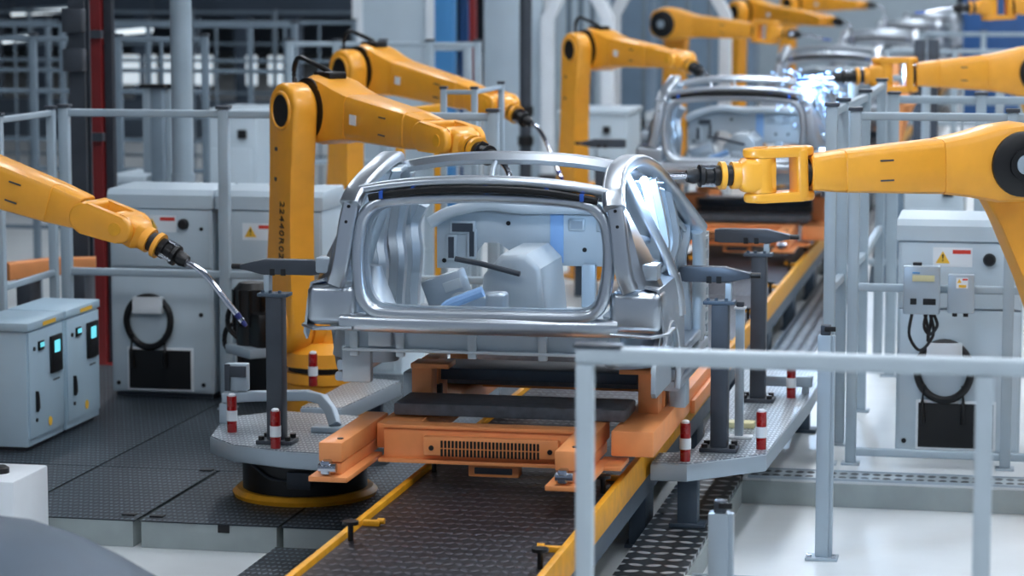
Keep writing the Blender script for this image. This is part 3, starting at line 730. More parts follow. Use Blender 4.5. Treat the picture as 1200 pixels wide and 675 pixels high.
cab2 = copy_tree(cab, (cab.location.x + .735, yc, ZP), None, 'tall grey cabinet directly behind the nearest yellow robot')
xc3 = atY(1126, 300, 14.62).x
cab3 = copy_tree(cab, (xc3, 14.62, ZP), None, 'tall grey cabinet at the right with warning sticker and coiled black hose')
xc4 = atY(745, 450, 26.5).x
for c, dx in ((cab, 0), (cab3, -.02)):
    INV[c.name] = Matrix.Identity(4)
def rel(c): # the cabinet's frame has its base at ZP
    INV[c.name] = Matrix.Identity(4); return c
sticker(cab, .0, 1.14); sticker(cab2, -.07, 1.10); sticker(cab3, -.045, 1.15)
# control boxes hanging on the right fence
zr = atY(1080, 337, yR).z; yb = yR - .021
x0, x1 = atY(1059, 337, yb).x, atY(1102, 337, yb).x
t = thing('control_box', 'grey control box with cables hanging on the right fence rail', 'control box', ((x0 + x1) / 2, yb, zr - .14))
MB().bb(x0, x1, yb - .07, yb, zr - .14, zr + .13, .01).build('housing', ALU, t)
f_ = yb - .071
MB().bb(x0 + .05, x1 - .03, f_ - .004, f_, zr + .045, zr + .08, .002).build('display', PALE, t)
MB().bb(x0 + .05, x0 + .09, f_ - .003, f_, zr + .088, zr + .096).build('marking', BLUEP, t)
for a_, b_ in ((.04, .075), (.11, .18)): MB().bb(x0 + a_, x0 + b_, f_ - .004, f_, zr - .085, zr - .05, .002).build('socket', BLK, t)
MB().bb(x0 + .05, x0 + .1, yb - .05, yb - .02, zr + .13, zr + .147, .004).build('antenna', BLK, t)
for k, (xa, xb, dz) in enumerate(((.05, .15, .2), (.13, .17, .11), (.16, .12, .15))):
    MB().sweep(catmull([(x0 + xa, yb - .04, zr - .14), (x0 + xa - .012, yb - .06, zr - .14 - dz * .6), (x0 + (xa + xb) / 2, yb - .06, zr - .14 - dz), (x0 + xb + .02, yb - .06, zr - .14 - dz * .55), (x0 + xb, yb - .04, zr - .14)], 6), .009).build('cable', BLK, t)
x0, x1 = atY(1111, 337, yb).x, atY(1142, 337, yb).x
t = thing('control_box', 'smaller pale junction box on the right fence rail, below the warning sticker', 'control box', ((x0 + x1) / 2, yb, zr - .13))
MB().bb(x0, x1, yb - .06, yb, zr - .13, zr + .085, .008).build('housing', ALU, t)
f_ = yb - .061
MB().bb(x0 + .045, x0 + .11, f_ - .002, f_, zr + .01, zr + .07).build('label_sheet', WHITE, t)
MB().prism([(x0 + .05, zr + .04), (x0 + .075, zr + .04), (x0 + .0625, zr + .064)], frame((0, f_ - .002, 0), (1, 0, 0), (0, -1, 0)), .001).build('warning_triangle', YLAB, t)
MB().bb(x0 + .08, x0 + .108, f_ - .003, f_ - .002, zr + .055, zr + .064).build('red_bar', REDL, t)
MB().bb(x0 + .06, x0 + .10, f_ - .003, f_ - .002, zr + .015, zr + .03).build('marking', YLAB, t)
for k in (.04, .1): MB().cyl((x0 + k, yb - .03, zr - .13), (x0 + k, yb - .03, zr - .15), .014).build('cable_gland', BLK, t)
# ------------------------------------------------------------------ low control cabinets at the left
def make_low():
    t = thing('control_cabinet', '', 'cabinet', (0, 0, ZP), 0, 'low blue-grey control cabinets')
    w, d, h = .35, .56, .72     # runs back along y; its door faces +x
    MB().bb(-w, 0, .005, d, ZP + .025, ZP + h - .02, .006).build('body', CABB, t)
    MB().bb(-w + .05, -.03, .04, d - .02, ZP, ZP + .025).build('plinth', DARK, t)
    MB().bb(-w - .01, .018, -.006, d + .002, ZP + h - .02, ZP + h + .03, .008).build('lid', CABB, t)
    MB().bb(.019, .0205, .22, .42, ZP + h - .012, ZP + h + .012).build('yellow_label', YLAB, t)
    dr = MB().bb(0, .012, .02, d - .012, ZP + .07, ZP + h - .03, .004).build('door', CABB, t)
    MB().bb(.012, .03, .33, .5, ZP + .41, ZP + .63, .006).build('panel', BLK, dr)
    MB().bb(.03, .033, .37, .45, ZP + .53, ZP + .60).build('screen', SCREEN, dr)
    MB().bb(.012, .024, .15, .23, ZP + .57, ZP + .625, .004).build('meter', BLK, dr)
    MB().bb(.024, .026, .165, .22, ZP + .59, ZP + .615).build('meter_screen', SCREEN, dr)
    MB().cyl((.012, .09, ZP + .59), (.02, .09, ZP + .59), .012).build('lamp', BLK, dr)
    MB().prism([(.10, ZP + .22), (.13, ZP + .24), (.12, ZP + .30), (.11, ZP + .34), (.10, ZP + .34)], frame((.012, 0, 0), (0, 1, 0), (1, 0, 0)), .02, .003).build('handle', BLK, dr)
    MB().cyl((.012, .11, ZP + .17), (.02, .11, ZP + .17), .011).build('lock', BLK, dr)
    MB().cyl((.012, .32, ZP + .13), (.0145, .32, ZP + .13), .028, None, 16).build('yellow_sticker', YLAB, dr)
    MB().bb(.012, .0135, .38, .48, ZP + .36, ZP + .37).build('marking', DARK, dr)
    MB().bb(-.31, -.17, -.012, .004, ZP + .44, ZP + .53, .004).build('front_plate', BLK, t)
    MB().cyl((-.29, -.012, ZP + .41), (-.29, .004, ZP + .41), .012).build('front_button', BLK, t)
    MB().cyl((-.29, .004, ZP + .33), (-.29, .0, ZP + .33), .02).build('yellow_sticker', YLAB, t)
    return t
low = make_low()
pn = atZ(33, 530, ZP); lx = pn.x; ly = pn.y
low.location = (lx, ly, ZP); low['label'] = 'low blue-grey control cabinet nearest the camera at the left edge'
copy_tree(low, (lx, ly + .60, ZP), None, 'low blue-grey control cabinet second from the camera, before the tall one')
#SECTION robots
# ------------------------------------------------------------------ robots
def robot(label, loc, yaw, S, E, L, fdir, side, roll, tdir, tool, z0=0., far=False, num=None, disc=False, bend=(0, 0, -1), tl=.3, k=1., cable=True, group='yellow welding robots'):
    """local frame: +x the way the forearm points, z up; lower arm at y = side*.235"""
    t = thing('welding_robot', label, 'robot', loc, yaw, group)
    B = lambda mb, n, m, p=None: mb.build(n, m, p or t, False)
    f = V(fdir).normalized(); yv = V((0, 1, 0)); un = f.cross(yv) * -1
    if un.z < 0: un = -un
    o = side * .235 * k
    Sv, Ev = V((S[0], 0, S[1])), V((E[0], 0, E[1]))
    # pedestal and turret
    zt = Sv.z - .17 * k
    B(MB().lathe((0, 0, z0), (0, 0, zt - .12 * k), [(0, .30 * k), (.06, .30 * k), (.08, .245 * k), (.5, .24 * k), (.8, .24 * k), (.83, .255 * k), (1, .255 * k)], 32), 'pedestal', YEL)
    B(MB().lathe((0, 0, zt - .119 * k), (0, 0, zt - .08 * k), [(0, .225 * k), (1, .225 * k)], 32), 'turning_ring', BLK)
    tu = MB(); tu.lathe((0, 0, zt - .08 * k), (0, 0, zt + .06 * k), [(0, .27 * k), (.6, .27 * k), (1, .2 * k)], 32)
    tu.box((Sv.x * .6, -o * .25, Sv.z - .02), (.34 * k, .30 * k, .36 * k), None, .05 * k, 3)
    B(tu, 'turret', YEL)
    B(MB().lathe((Sv.x, -side * .17 * k, Sv.z), (Sv.x, o - side * .085 * k, Sv.z), [(0, .15 * k), (.1, .17 * k), (1, .17 * k)], 28), 'shoulder_drum', YEL)
    # black motors with hoses behind the shoulder
    mo = MB(); bx = -.33 * k; mf = 1.35
    mo.lathe((bx, o * mf, zt + .02), (bx, o * mf, zt + .40 * k), [(0, .10 * k), (.3, .10 * k), (.32, .112 * k), (.9, .112 * k), (1, .08 * k)], 20)
    mo.box((bx + .10 * k, o * 1.0, zt + .12 * k), (.2 * k, .3 * k, .22 * k), None, .03)
    B(MB().lathe((Sv.x - .03, -side * .17 * k, Sv.z + .02), (Sv.x - .03, -side * .40 * k, Sv.z + .02), [(0, .1 * k), (.7, .1 * k), (1, .08 * k)], 20), 'shoulder_motor', BLK)
    m1 = B(mo, 'motor', BLK)
    fin = MB()
    for q in range(10):
        a = 2 * PI * q / 10; fin.box((bx + .115 * k * math.cos(a), o * mf + .115 * k * math.sin(a), zt + .25 * k), (.018, .018, .22 * k))
    B(fin, 'cooling_fin', BLK, m1)
    B(MB().bb(bx - .12 * k, bx + .2 * k, o * mf - .13 * k, o * mf + .13 * k, zt - .04 * k, zt + .02, .01), 'motor_plate', ALU)
    for dz, ex in ((.22, -.16), (.1, -.2)):
        B(MB().sweep(catmull([(bx - .09 * k, o * mf, zt + (dz + .06) * k), (bx + ex * k, o * mf + o * .3, zt + dz * k), (bx + ex * 1.05 * k, o * mf + o * .3, zt + (dz - .12) * k), (bx - .05 * k, o * mf, zt - .0 * k)], 5), .016 * k), 'hose', BLK)
    # lower arm, a waisted plate with a dark bore at the elbow
    d2 = (Ev - Sv); n2 = V((-d2.z, 0, d2.x)).normalized()
    rS, rE = .175 * k, .165 * k
    out = []
    ca = capsule((0, 0), (d2.length, 0), rS, rE, 16)
    out = []
    for x, y in ca: out.append((x, y))
    # waist points on both long sides
    i0 = 17; wa = [(d2.length * q, -.128 * k - (.02 * k if q < .3 else 0)) for q in (.25, .5, .75)]
    out = ca[:17] + wa + ca[17:] + [(x, -y) for x, y in reversed(wa)]
    M = frame(V((Sv.x, o + .08 * k, Sv.z)), d2, (0, -1, 0)) if True else None
    M = Matrix(((d2.x / d2.length, n2.x, 0), (0, 0, -1), (d2.z / d2.length, n2.z, 0))).to_4x4(); M.translation = V((Sv.x, o + .08 * k, Sv.z))
    la = B(MB().prism(out, M, .16 * k, .028 * k, 3), 'lower_arm', YEL)
    ys = o + side * .08 * k
    B(MB().cyl((Ev.x, ys - side * .02, Ev.z), (Ev.x, ys + side * .004, Ev.z), .10 * k, None, 28), 'bore', BLK, la)
    B(MB().torus((Ev.x, ys + side * .001, Ev.z), (0, 1, 0), .106 * k, .012 * k), 'bore_rim', YEL, la)
    B(MB().torus((Sv.x, ys + side * .001, Sv.z), (0, 1, 0), .12 * k, .012 * k), 'shoulder_rim', YEL, la)
    sc = MB()
    for q in (.25, .68, .82):
        p = Sv + d2 * q + n2 * .05 * k; sc.cyl((p.x, ys - side * .002, p.z), (p.x, ys + side * .006, p.z), .013 * k, None, 10)
    B(sc, 'screw', DARK, la)
    # black ring between lower arm and forearm
    B(MB().lathe((Ev.x, o - side * .085 * k, Ev.z), (Ev.x, side * .12 * k, Ev.z), [(0, .15 * k), (.2, .19 * k), (.8, .19 * k), (1, .17 * k)], 32), 'elbow_ring', BLK)
    # forearm
    def ring(tt, h, w, up=0.): c = Ev + f * tt + un * up; return [c + yv * a + un * b for a, b in rrect(w, h, min(w, h) * .18, 2)]
    B(MB().loft([ring(-.20 * k, .20 * k, .2 * k), ring(-.16 * k, .30 * k, .26 * k), ring(-.02 * k, .40 * k, .29 * k, .005), ring(.12 * k, .385 * k, .29 * k), ring(.26 * k, .32 * k, .27 * k), ring(.40 * k, .275 * k, .255 * k)]), 'forearm_housing', YEL)
    B(MB().loft([ring(.395 * k, .262 * k, .24 * k), ring(.405 * k, .272 * k, .252 * k), ring(L - .42 * k, .21 * k, .205 * k), ring(L - .415 * k, .2 * k, .195 * k)]), 'forearm', YEL)
    B(MB().loft([ring(L - .416 * k, .20 * k, .195 * k), ring(L - .41 * k, .208 * k, .20 * k), ring(L - .25 * k, .175 * k, .175 * k), ring(L - .245 * k, .165 * k, .165 * k)]), 'forearm_nose', YEL)
    mk = MB()
    for q in (.50, .56): pass
    for sy in (-1, 1):
        for uu in (.05, -.05):
            c = Ev + f * (L - .62 * k) + un * uu * k; mk.box(c + yv * sy * .114 * k, (.07 * k, .004, .008), Matrix((f, yv, un)).transposed())
            for q in (.06, .14): c = Ev + f * q * k + un * uu * k; mk.cyl(c + yv * sy * .143 * k, c + yv * sy * .149 * k, .009 * k, None, 8)
    B(mk, 'marking', DARK)
    c = Ev + f * .50 * k; B(MB().box(c + yv * side * .123 * k, (.07 * k, .004, .06 * k), Matrix((f, yv, un)).transposed()), 'label_sheet', WHITE)
    if disc:
        dd = -side
        B(MB().lathe((Ev.x, dd * .12 * k, Ev.z), (Ev.x, dd * .19 * k, Ev.z), [(0, .165 * k), (.6, .165 * k), (.75, .15 * k), (.8, .08 * k), (1, .08 * k)], 32), 'elbow_motor', BLK)
        B(MB().cyl((Ev.x, dd * .191 * k, Ev.z), (Ev.x, dd * .20 * k, Ev.z), .05 * k), 'motor_cap', ALU)
    # wrist fork
    Pv = Ev + f * L
    fw = (un * math.cos(roll) + yv * math.sin(roll)).normalized(); fv = fw.cross(f).normalized()
    B(MB().cyl(Pv - f * .25 * k, Pv - f * .225 * k, .072 * k), 'wrist_collar', BLK)
    fk = MB()
    Rf = Matrix((f, fv, fw)).transposed()
    fk.box(Pv - f * .195 * k, (.06 * k, .17 * k, .27 * k), Rf, .022 * k, 3)
    for sg in (-1, 1):
        Mq = Matrix((f, fv, fw)).transposed().to_4x4(); Mq.translation = Pv + fw * (sg * .112 * k - .024 * k)
        fk.prism(capsule((-.19 * k, 0), (0.02 * k, 0), .082 * k, .07 * k, 10), Mq, .048 * k, .014 * k, 3)
    B(fk, 'wrist_fork', YEL)
    pc_ = MB()
    for sg in (-1, 1): pc_.cyl(Pv + fw * sg * .135 * k, Pv + fw * sg * .141 * k, .035 * k, None, 16)
    B(pc_, 'pivot_cap', YEL2)
    td = V(tdir).normalized()
    bo = MB(); bo.cyl(Pv - fw * .086 * k, Pv + fw * .086 * k, .075 * k, None, 20)
    sd = td.cross(fw).normalized() if td.cross(fw).length > .1 else fv
    up2 = sd.cross(td).normalized()
    bo.loft([[Pv + td * q + sd * a + up2 * b for a, b in rrect(w, h, .03 * k, 3)] for q, w, h in ((-.06 * k, .12 * k, .165 * k), (.0, .145 * k, .168 * k), (.09 * k, .145 * k, .168 * k), (.115 * k, .12 * k, .13 * k))])
    B(bo, 'wrist', YEL)
    q0 = Pv + td * .115 * k
    B(MB().lathe(q0, q0 + td * .04 * k, [(0, .068 * k), (1, .068 * k)]), 'flange', YEL)
    B(MB().lathe(q0 + td * .04 * k, q0 + td * .075 * k, [(0, .052 * k), (1, .052 * k)]), 'flange_neck', BLK)
    B(MB().lathe(q0 + td * .075 * k, q0 + td * .1 * k, [(0, .07 * k), (1, .07 * k)]), 'flange_ring', YEL)
    B(MB().lathe(q0 + td * .1 * k, q0 + td * .27 * k, [(0, .05 * k), (.2, .055 * k), (.22, .044 * k), (.45, .048 * k), (.5, .056 * k), (.62, .056 * k), (.65, .036 * k), (.8, .04 * k), (1, .03 * k)]), 'tool_coupler', BLK)
    for a in (0, 2.1, 4.2): B(MB().cyl(q0 + td * .13 * k + (sd * math.cos(a) + up2 * math.sin(a)) * .05 * k, q0 + td * .2 * k + (sd * math.cos(a) + up2 * math.sin(a)) * .05 * k, .012 * k, None, 8), 'clamp_screw', CHR)
    bd = V(bend); e0 = q0 + td * .26 * k
    if tool == 'torch':
        pts = catmull([e0, e0 + td * .07 * k, e0 + td * .13 * k + bd * .03 * k, e0 + td * .17 * k + bd * .10 * k, e0 + td * (.17 + .06) * k + bd * tl * k], 5)
        to = B(MB().sweep(pts, .016 * k), 'torch', CHR)
        B(MB().cyl(pts[-1] - (pts[-1] - pts[-2]).normalized() * .05, pts[-1] + (pts[-1] - pts[-2]).normalized() * .03, .019 * k, .011 * k, 12), 'torch_tip', COPPER, to)
    else:
        pts = [e0, e0 + td * .12 * k, e0 + td * tl * k + bd * .03]
        to = B(MB().sweep(pts, .017 * k), 'torch', CHR)
        B(MB().sweep([pts[-1] - td * .01, pts[-1] + td * .1 * k], .012 * k), 'torch_tip', BLUE, to)
    if cable:
        c0 = Ev + V((-.05 * k, o * .5, .15 * k))
        B(MB().sweep(catmull([Ev + V((-.22 * k, o * .3, .05 * k)), Ev + V((-.28 * k, o * .3, .2 * k)), Ev + V((-.22 * k, o * .3, .30 * k)), Ev + V((-.08 * k, o * .2, .27 * k)), Ev + V((.03 * k, 0, .22 * k)), Ev + V((.06 * k, 0, .17 * k))], 6), .016 * k), 'hose', BLK)
        B(MB().box(Ev + V((.03 * k, 0, .2 * k)), (.2 * k, .12 * k, .05 * k), None, .012), 'hose_clamp', BLK)
        B(MB().box(Ev + V((-.21 * k, 0, .0)), (.1 * k, .16 * k, .16 * k), None, .02), 'wrist_motor', BLK)
    if num:
        p = Sv + d2 * .45; ex = -d2.normalized(); nz = V((0, side, 0)); ey = nz.cross(ex)
        Mt = Matrix((ex, ey, nz)).transposed().to_4x4(); Mt.translation = V((p.x, ys + side * .003, p.z)) + ey * .03
        text(num, Mt, .075, BLK, la, 'number', 1.15)
    tip = pts[-1]
    return t, (Matrix.Translation(V(loc)) @ Matrix.Rotation(yaw, 4, 'Z')) @ tip
def yawto(px0, py0, Y0, px1, py1, Y1):
    a, b = atY(px0, py0, Y0), atY(px1, py1, Y1); return a, b
def place_robot(label, e, w, side, roll, tool, base_z, Sz, sx=-.02, tdir=None, lower=None, **kw):
    """e, w: elbow and wrist pivot in the hall; the base follows from them"""
    d = w - e; yaw = math.atan2(d.y, d.x); Lh = math.hypot(d.x, d.y)
    L = d.length; ex = kw.pop('ex', .05)
    bx = V((e.x, e.y, 0)) - V((math.cos(yaw), math.sin(yaw), 0)) * ex
    fd = (Lh / L, 0, d.z / L)
    return robot(label, (bx.x, bx.y, 0), yaw, (sx, Sz), (ex, e.z), L, fd, side, roll, tdir or fd, tool, base_z, **kw)
# nearest left robot
e = atY(384, 128, 14.75); w = atY(536, 164, 13.75)
place_robot('yellow robot numbered 22440R02, left of the nearest car body', e, w, -1, PI / 2, 'torch', ZP, .80, tdir=(1, 0, -.22), num='22440R02', bend=(.1, 0, -1), tl=.16)
# robot behind it
e = atY(436, 82, 19.6); w = atY(585, 122, 18.6)
place_robot('yellow robot behind the robot numbered 22440R02, torch pointing down', e, w, -1, PI / 2, 'torch', 0., .8, tdir=(1, 0, -.35), bend=(.45, 0, -1), tl=.3)
# robot at the second car body
e = atY(700, 58, 24.2); w = atY(796, 70, 23.2)
place_robot('yellow robot standing left of the second car body', e, w, -1, PI / 2, 'torch', 0., .75, tdir=(1, 0, -.3), tl=.15)
# left edge robot, only its forearm in view
e = atY(-120, 172, 12.75); w = atY(148, 266, 12.6)
place_robot('yellow robot reaching in from the left edge with a bent torch', e, w, 1, PI / 2, 'torch', ZP, .95, sx=-.0, ex=.45, tdir=(1, 0, -.5), bend=(.55, 0, -1), tl=.2, disc=False)
# right edge robot welding the nearest car
e = atY(1186, 190, 13.25); w = atY(892, 205, 12.75)
_, tipA = place_robot('yellow robot at the right edge welding the nearest car body', e, w, -1, 0., 'gun', 0., .8, sx=.1, ex=.62, tdir=(1, 0, -.0), tl=.20, disc=True, bend=(0, 0, 0), cable=False)
# right robot at the second car body
e = atY(1214, 84, 20.4); w = atY(1035, 88, 20.1)
_, tipB = place_robot('yellow robot at the right edge welding the second car body', e, w, -1, 0., 'gun', ZP, .8, sx=.1, ex=.62, tdir=(1, 0, -.05), tl=.20, disc=True, bend=(0, 0, 0), cable=False)
# farther robots
e = atY(783, 28, 31.5); w = atY(905, 38, 31.0)
place_robot('yellow robot with round black elbow motor, left of the third car body', e, w, 1, 0., 'gun', 0., .75, disc=True, cable=False)
e = atY(880, 14, 36.); w = atY(965, 24, 35.0)
place_robot('yellow robot standing left of the fourth car body', e, w, -1, PI / 2, 'torch', 0., .75, cable=False)
e = atY(935, 4, 45.5); w = atY(1005, 6, 44.8)
place_robot('yellow robot standing left of the fifth car body, at the top edge', e, w, -1, PI / 2, 'torch', 0., .75, cable=False)
e = atY(1300, 2, 27.3); w = atY(1160, 8, 27.)
place_robot('yellow robot at the top right corner reaching to the third car body', e, w, -1, 0., 'gun', ZP, .75, disc=True, cable=False)
#SECTION background
# ------------------------------------------------------------------ weld arcs and sparks
def arc_at(p, label, n, spread, e, off=(.12, -.12, .06)):
    t = thing('weld_arc', label, 'weld sparks', p)
    b = MB(); bmesh.ops.create_icosphere(b.bm, subdivisions=2, radius=.022, matrix=Matrix.Translation(p)); b.build('arc_core', ARC, t)
    b = MB(); r_ = random.Random(n)
    for k in range(n):
        a = r_.uniform(0, 2 * PI); el = r_.uniform(-1.2, .5); q = spread * r_.random() ** 1.5
        d = V((math.cos(a) * math.cos(el), math.sin(a) * math.cos(el), math.sin(el)))
        s0 = p + d * q + V((0, 0, -q * q * .8)); b.cyl(s0, s0 + d * r_.uniform(.008, .035), r_.uniform(.0015, .0035), .001, 5)
    o = b.build('spark_spray', SPARK, t); o['kind'] = 'stuff'
    l = bpy.data.lights.new('weld_light', 'POINT'); l.energy = e; l.color = (.45, .68, 1.); l.shadow_soft_size = .06
    lo_ = bpy.data.objects.new('weld_light', l); col.objects.link(lo_); lo_.location = p + V(off)
    return t
arc_at(atY(755, 212, 12.0), 'blue white weld flash on the nearest car body', 24, .10, 38, (.09, -.28, -.02))
arc_at(atY(952, 92, 21.6), 'blue white spark burst on the second car body', 300, .36, 80)
# ------------------------------------------------------------------ hall structure behind
def steel_post(name, label, px, Y, w, m, top=6., d=None, round_=False, z0=0., sleeve=None):
    a = atY(px, 100, Y); t = thing(name, label, 'column', (a.x, Y, z0)); d = d or w
    if round_:
        MB().cyl((a.x, Y, z0), (a.x, Y, top), w / 2, None, 24).build('shaft', m, t)
        if sleeve: MB().cyl((a.x, Y, z0), (a.x, Y, sleeve), w / 2 * 1.12, None, 24).build('sleeve', m, t)
    else:
        b = MB(); b.bb(a.x - w / 2, a.x + w / 2, Y - d / 2, Y - d / 2 + .02, z0, top); b.bb(a.x - w / 2, a.x + w / 2, Y + d / 2 - .02, Y + d / 2, z0, top); b.bb(a.x - w * .12, a.x + w * .12, Y - d / 2 + .02, Y + d / 2 - .02, z0, top)
        b.build('shaft', m, t)
    MB().bb(a.x - w * .8, a.x + w * .8, Y - w * .8, Y + w * .8, z0, z0 + .03, .004).build('base_plate', m, t)
    return t, a
steel_post('pipe_column', 'thick round grey pole behind the left fence', 213, 17.6, .155, RAILG, 6, None, True, 0., atY(213, 203, 17.6).z)
t, a = steel_post('steel_column', 'dark steel column with two boxes at the upper left', 94, 17.3, .12, DARK, 6)
for y0, y1 in ((10, 38), (57, 84)):
    z0_, z1_ = atY(94, y1, 17.2).z, atY(94, y0, 17.2).z
    b = MB(); b.bb(a.x - .07, a.x + .08, 17.14, 17.23, z0_, z1_, .008); b.build('switch_box', DARK, t)
steel_post('steel_column', 'dark red steel column at the upper left', 115, 17.9, .12, REDB, 6, .2)
t, a = steel_post('steel_column', 'narrow grey steel column right of the dark red one', 129, 17.9, .06, DARK, 6)
b = MB()
for py in (40, 160): z = atY(118, py, 17.8).z; b.bb(a.x - .2, a.x, 17.72, 17.78, z - .03, z + .03)
b.build('strut', DARK, t)
for px, Y, w, lab in ((173, 19.5, .07, 'grey profile column left of the thick round pole'), (185, 19.3, .1, 'wider grey profile column just left of the thick round pole'), (197, 19.4, .07, 'grey profile column touching the thick round pole on its left')):
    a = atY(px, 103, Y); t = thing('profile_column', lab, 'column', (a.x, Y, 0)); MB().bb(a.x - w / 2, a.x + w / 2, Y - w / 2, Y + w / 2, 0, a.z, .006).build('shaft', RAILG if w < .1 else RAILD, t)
    MB().bb(a.x - w * .75, a.x + w * .75, Y - w * .7, Y + w * .7, a.z, a.z + .03).build('cap', BLK, t)
# pale machine housing behind the left fence
def machine(label, px0, px1, py0, Y, depth=.8, m=CABG, z0=0.):
    a, b_ = atY(px0, py0, Y), atY(px1, py0, Y)
    t = thing('machine_housing', label, 'machine', ((a.x + b_.x) / 2, Y, z0))
    MB().bb(a.x, b_.x, Y, Y + depth, z0 + .06, a.z - .06, .015).build('body', m, t)
    MB().bb(a.x - .02, b_.x + .02, Y - .02, Y + depth, a.z - .06, a.z, .015).build('lid', m, t)
    MB().bb(a.x + .05, b_.x - .05, Y + .05, Y + depth - .05, z0, z0 + .06).build('plinth', DARK, t)
    w = b_.x - a.x
    MB().bb(a.x + w * .1, b_.x - w * .1, Y - .012, Y - .001, z0 + .15, a.z - .35, .006).build('door', m, t)
    MB().bb(a.x + w * .65, a.x + w * .65 + .08, Y - .03, Y - .001, a.z - .26, a.z - .18, .006).build('switch', BLK, t)
    return t
machine('pale machine housing with black switch behind the left fence', 128, 167, 205, 19.2, .7)
machine('pale machine housing behind the fence, right of the round pole', 240, 300, 128, 22, 1)
machine('pale machine housing beyond the robot numbered 22440R02', 395, 470, 225, 17.1, .7)
machine('grey machine housing left of the second car body', 655, 735, 128, 27.5, 1.)
machine('pale machine housing behind the right fence', 1060, 1130, 190, 19.6, 1., CABG, ZP)
machine('pale machine housing at the right edge behind the tall cabinet', 1150, 1215, 165, 22, 1., CABG, ZP)
# orange block behind the left fence
a = atY(22, 325, 16.6); b_ = atY(70, 300, 16.6)
t = thing('carrier_beam', 'orange angled beam lying behind the left fence', 'beam', ((a.x + b_.x) / 2, 16.6, 0))
zb_ = a.z
b = MB(); b.sweep([(a.x - .05, 16.5, zb_ + .05), (a.x + .18, 16.8, zb_ + .06), (b_.x + .15, 16.9, zb_ + .06)], rrect(.1, .12, .01)); b.build('beam', ORG, t)
MB().bb(a.x, a.x + .1, 16.55, 16.75, ZP, zb_ - .005, .005).build('stand', DARK, t)
MB().bb(b_.x, b_.x + .1, 16.8, 17.0, ZP, zb_ - .0, .005).build('stand', DARK, t)
# farther fences
fi = [(21.0, 0, 240, 46, .8, 'grey fence behind the round pole, nearest of the far left fences', .3),
      (24.5, 0, 345, 30, .8, 'grey fence far left, second behind the round pole', 0),
      (29.0, 0, 415, 26, .9, 'grey fence far left, in front of the bright windows', .35),
      (35.0, 0, 420, 14, 1.2, 'grey fence far left, deepest of the fences there', 0)]
for Y, p0_, p1_, py, gap, lab, sl in fi:
    xa, xb = atY(p0_ - 60, py, Y).x, atY(p1_, py, Y).x; zt_ = atY(200, py, Y).z; n = max(3, int((xb - xa) / 1.1))
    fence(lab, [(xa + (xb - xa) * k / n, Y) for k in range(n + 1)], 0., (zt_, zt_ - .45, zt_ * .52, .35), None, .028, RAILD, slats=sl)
xa = atY(340, 60, 22.5).x; xb = atY(560, 60, 22.5).x
fence('grey fence behind the second robot from the left', [(xa + (xb - xa) * k / 4, 22.5) for k in range(5)], 0., (atY(450, 52, 22.5).z, 1.2, .4), None, .03, RAILG, slats=.25)
xa = atY(520, 110, 17.0).x; xb = atY(556, 104, 17.0).x
fence('grey low gate frame behind the nearest robot forearm', [(xa, 17.0), (xb, 17.0), (xb, 17.9)], 0., (atY(540, 108, 17.0).z, 1.1, .3), None, .02, RAILG, name='gate_frame')
xa = atY(500, 62, 24).x; xb = atY(548, 62, 24).x
fence('pale frame gate before the blue column', [(xa, 24.), (xb, 24.)], 0., (atY(520, 56, 24).z, 1.3, .4), None, .04, ALU, name='gate_frame')
t = thing('guard_rail', 'yellow guard rail behind the nearest robot forearm', 'rail', (atY(515, 150, 18.5).x, 18.5, 0))
a, b_ = atY(480, 130, 18.5), atY(516, 122, 18.5)
MB().bb(b_.x - .04, b_.x + .04, 18.46, 18.54, 0., b_.z, .006).build('post', YEL2, t)
MB().sweep([(a.x, 18.2, b_.z - .05), (b_.x, 18.5, b_.z - .03)], rrect(.07, .06, .01)).build('rail', YEL2, t)
MB().bb(a.x - .03, a.x + .03, 18.17, 18.23, 0., b_.z - .08, .006).build('post', YEL2, t)
# right background fences
for Y, p0_, p1_, py, lab, sl in ((21.5, 1000, 1260, 92, 'grey fence behind the right machine housings', .3), (29.5, 1040, 1280, 60, 'grey fence far right, before the blue machine', 0), (33, 1080, 1300, 40, 'grey fence far right, deepest of the fences there', .4)):
    xa, xb = atY(p0_, py, Y).x, atY(p1_, py, Y).x; zt_ = max(1.6, atY(1100, py, Y).z); n = max(3, int((xb - xa) / 1.2))
    fence(lab, [(xa + (xb - xa) * k / n, Y) for k in range(n + 1)], ZP, (zt_, zt_ * .6, .5), None, .035, RAILG, slats=sl)
# panels, columns, pipes in the middle background
def panel(name, label, px0, px1, Y, m, z1=6., d=.3, cat='panel', z0=0., frame_m=None):
    a, b_ = atY(px0, 50, Y), atY(px1, 50, Y)
    t = thing(name, label, cat, ((a.x + b_.x) / 2, Y, z0))
    MB().bb(a.x, b_.x, Y, Y + d, z0, z1, .01).build('body', m, t)
    if frame_m:
        b = MB()
        for x in (a.x, b_.x): b.bb(x - .06, x + .06, Y - .05, Y - .001, z0, z1)
        b.build('edge_frame', frame_m, t)
    return t
panel('wall_panel', 'large grey cladding panel above the second robot', 420, 506, 30, CABG, 6., .3, 'panel', 0., WHITE)
panel('blue_column', 'bright blue column in the middle background', 509, 531, 29, BLUEP, 6., .2, 'column')
panel('blue_column', 'darker blue column left of the red pipe', 538, 548, 31, BLUED, 6., .2, 'column')
panel('red_pipe', 'red vertical pipe right of the blue columns', 549.5, 557, 28.5, REDB, 6., .1, 'pipe')
panel('wall_panel', 'pale tall panel between red pipe and dark pipe', 582, 640, 33, CABG, 6., .2, 'panel', 0., WHITE)
t, a = steel_post('pipe_column', 'dark vertical pipe behind the pointing torch', 616, 27.0, .13, DARK, 6, None, True)
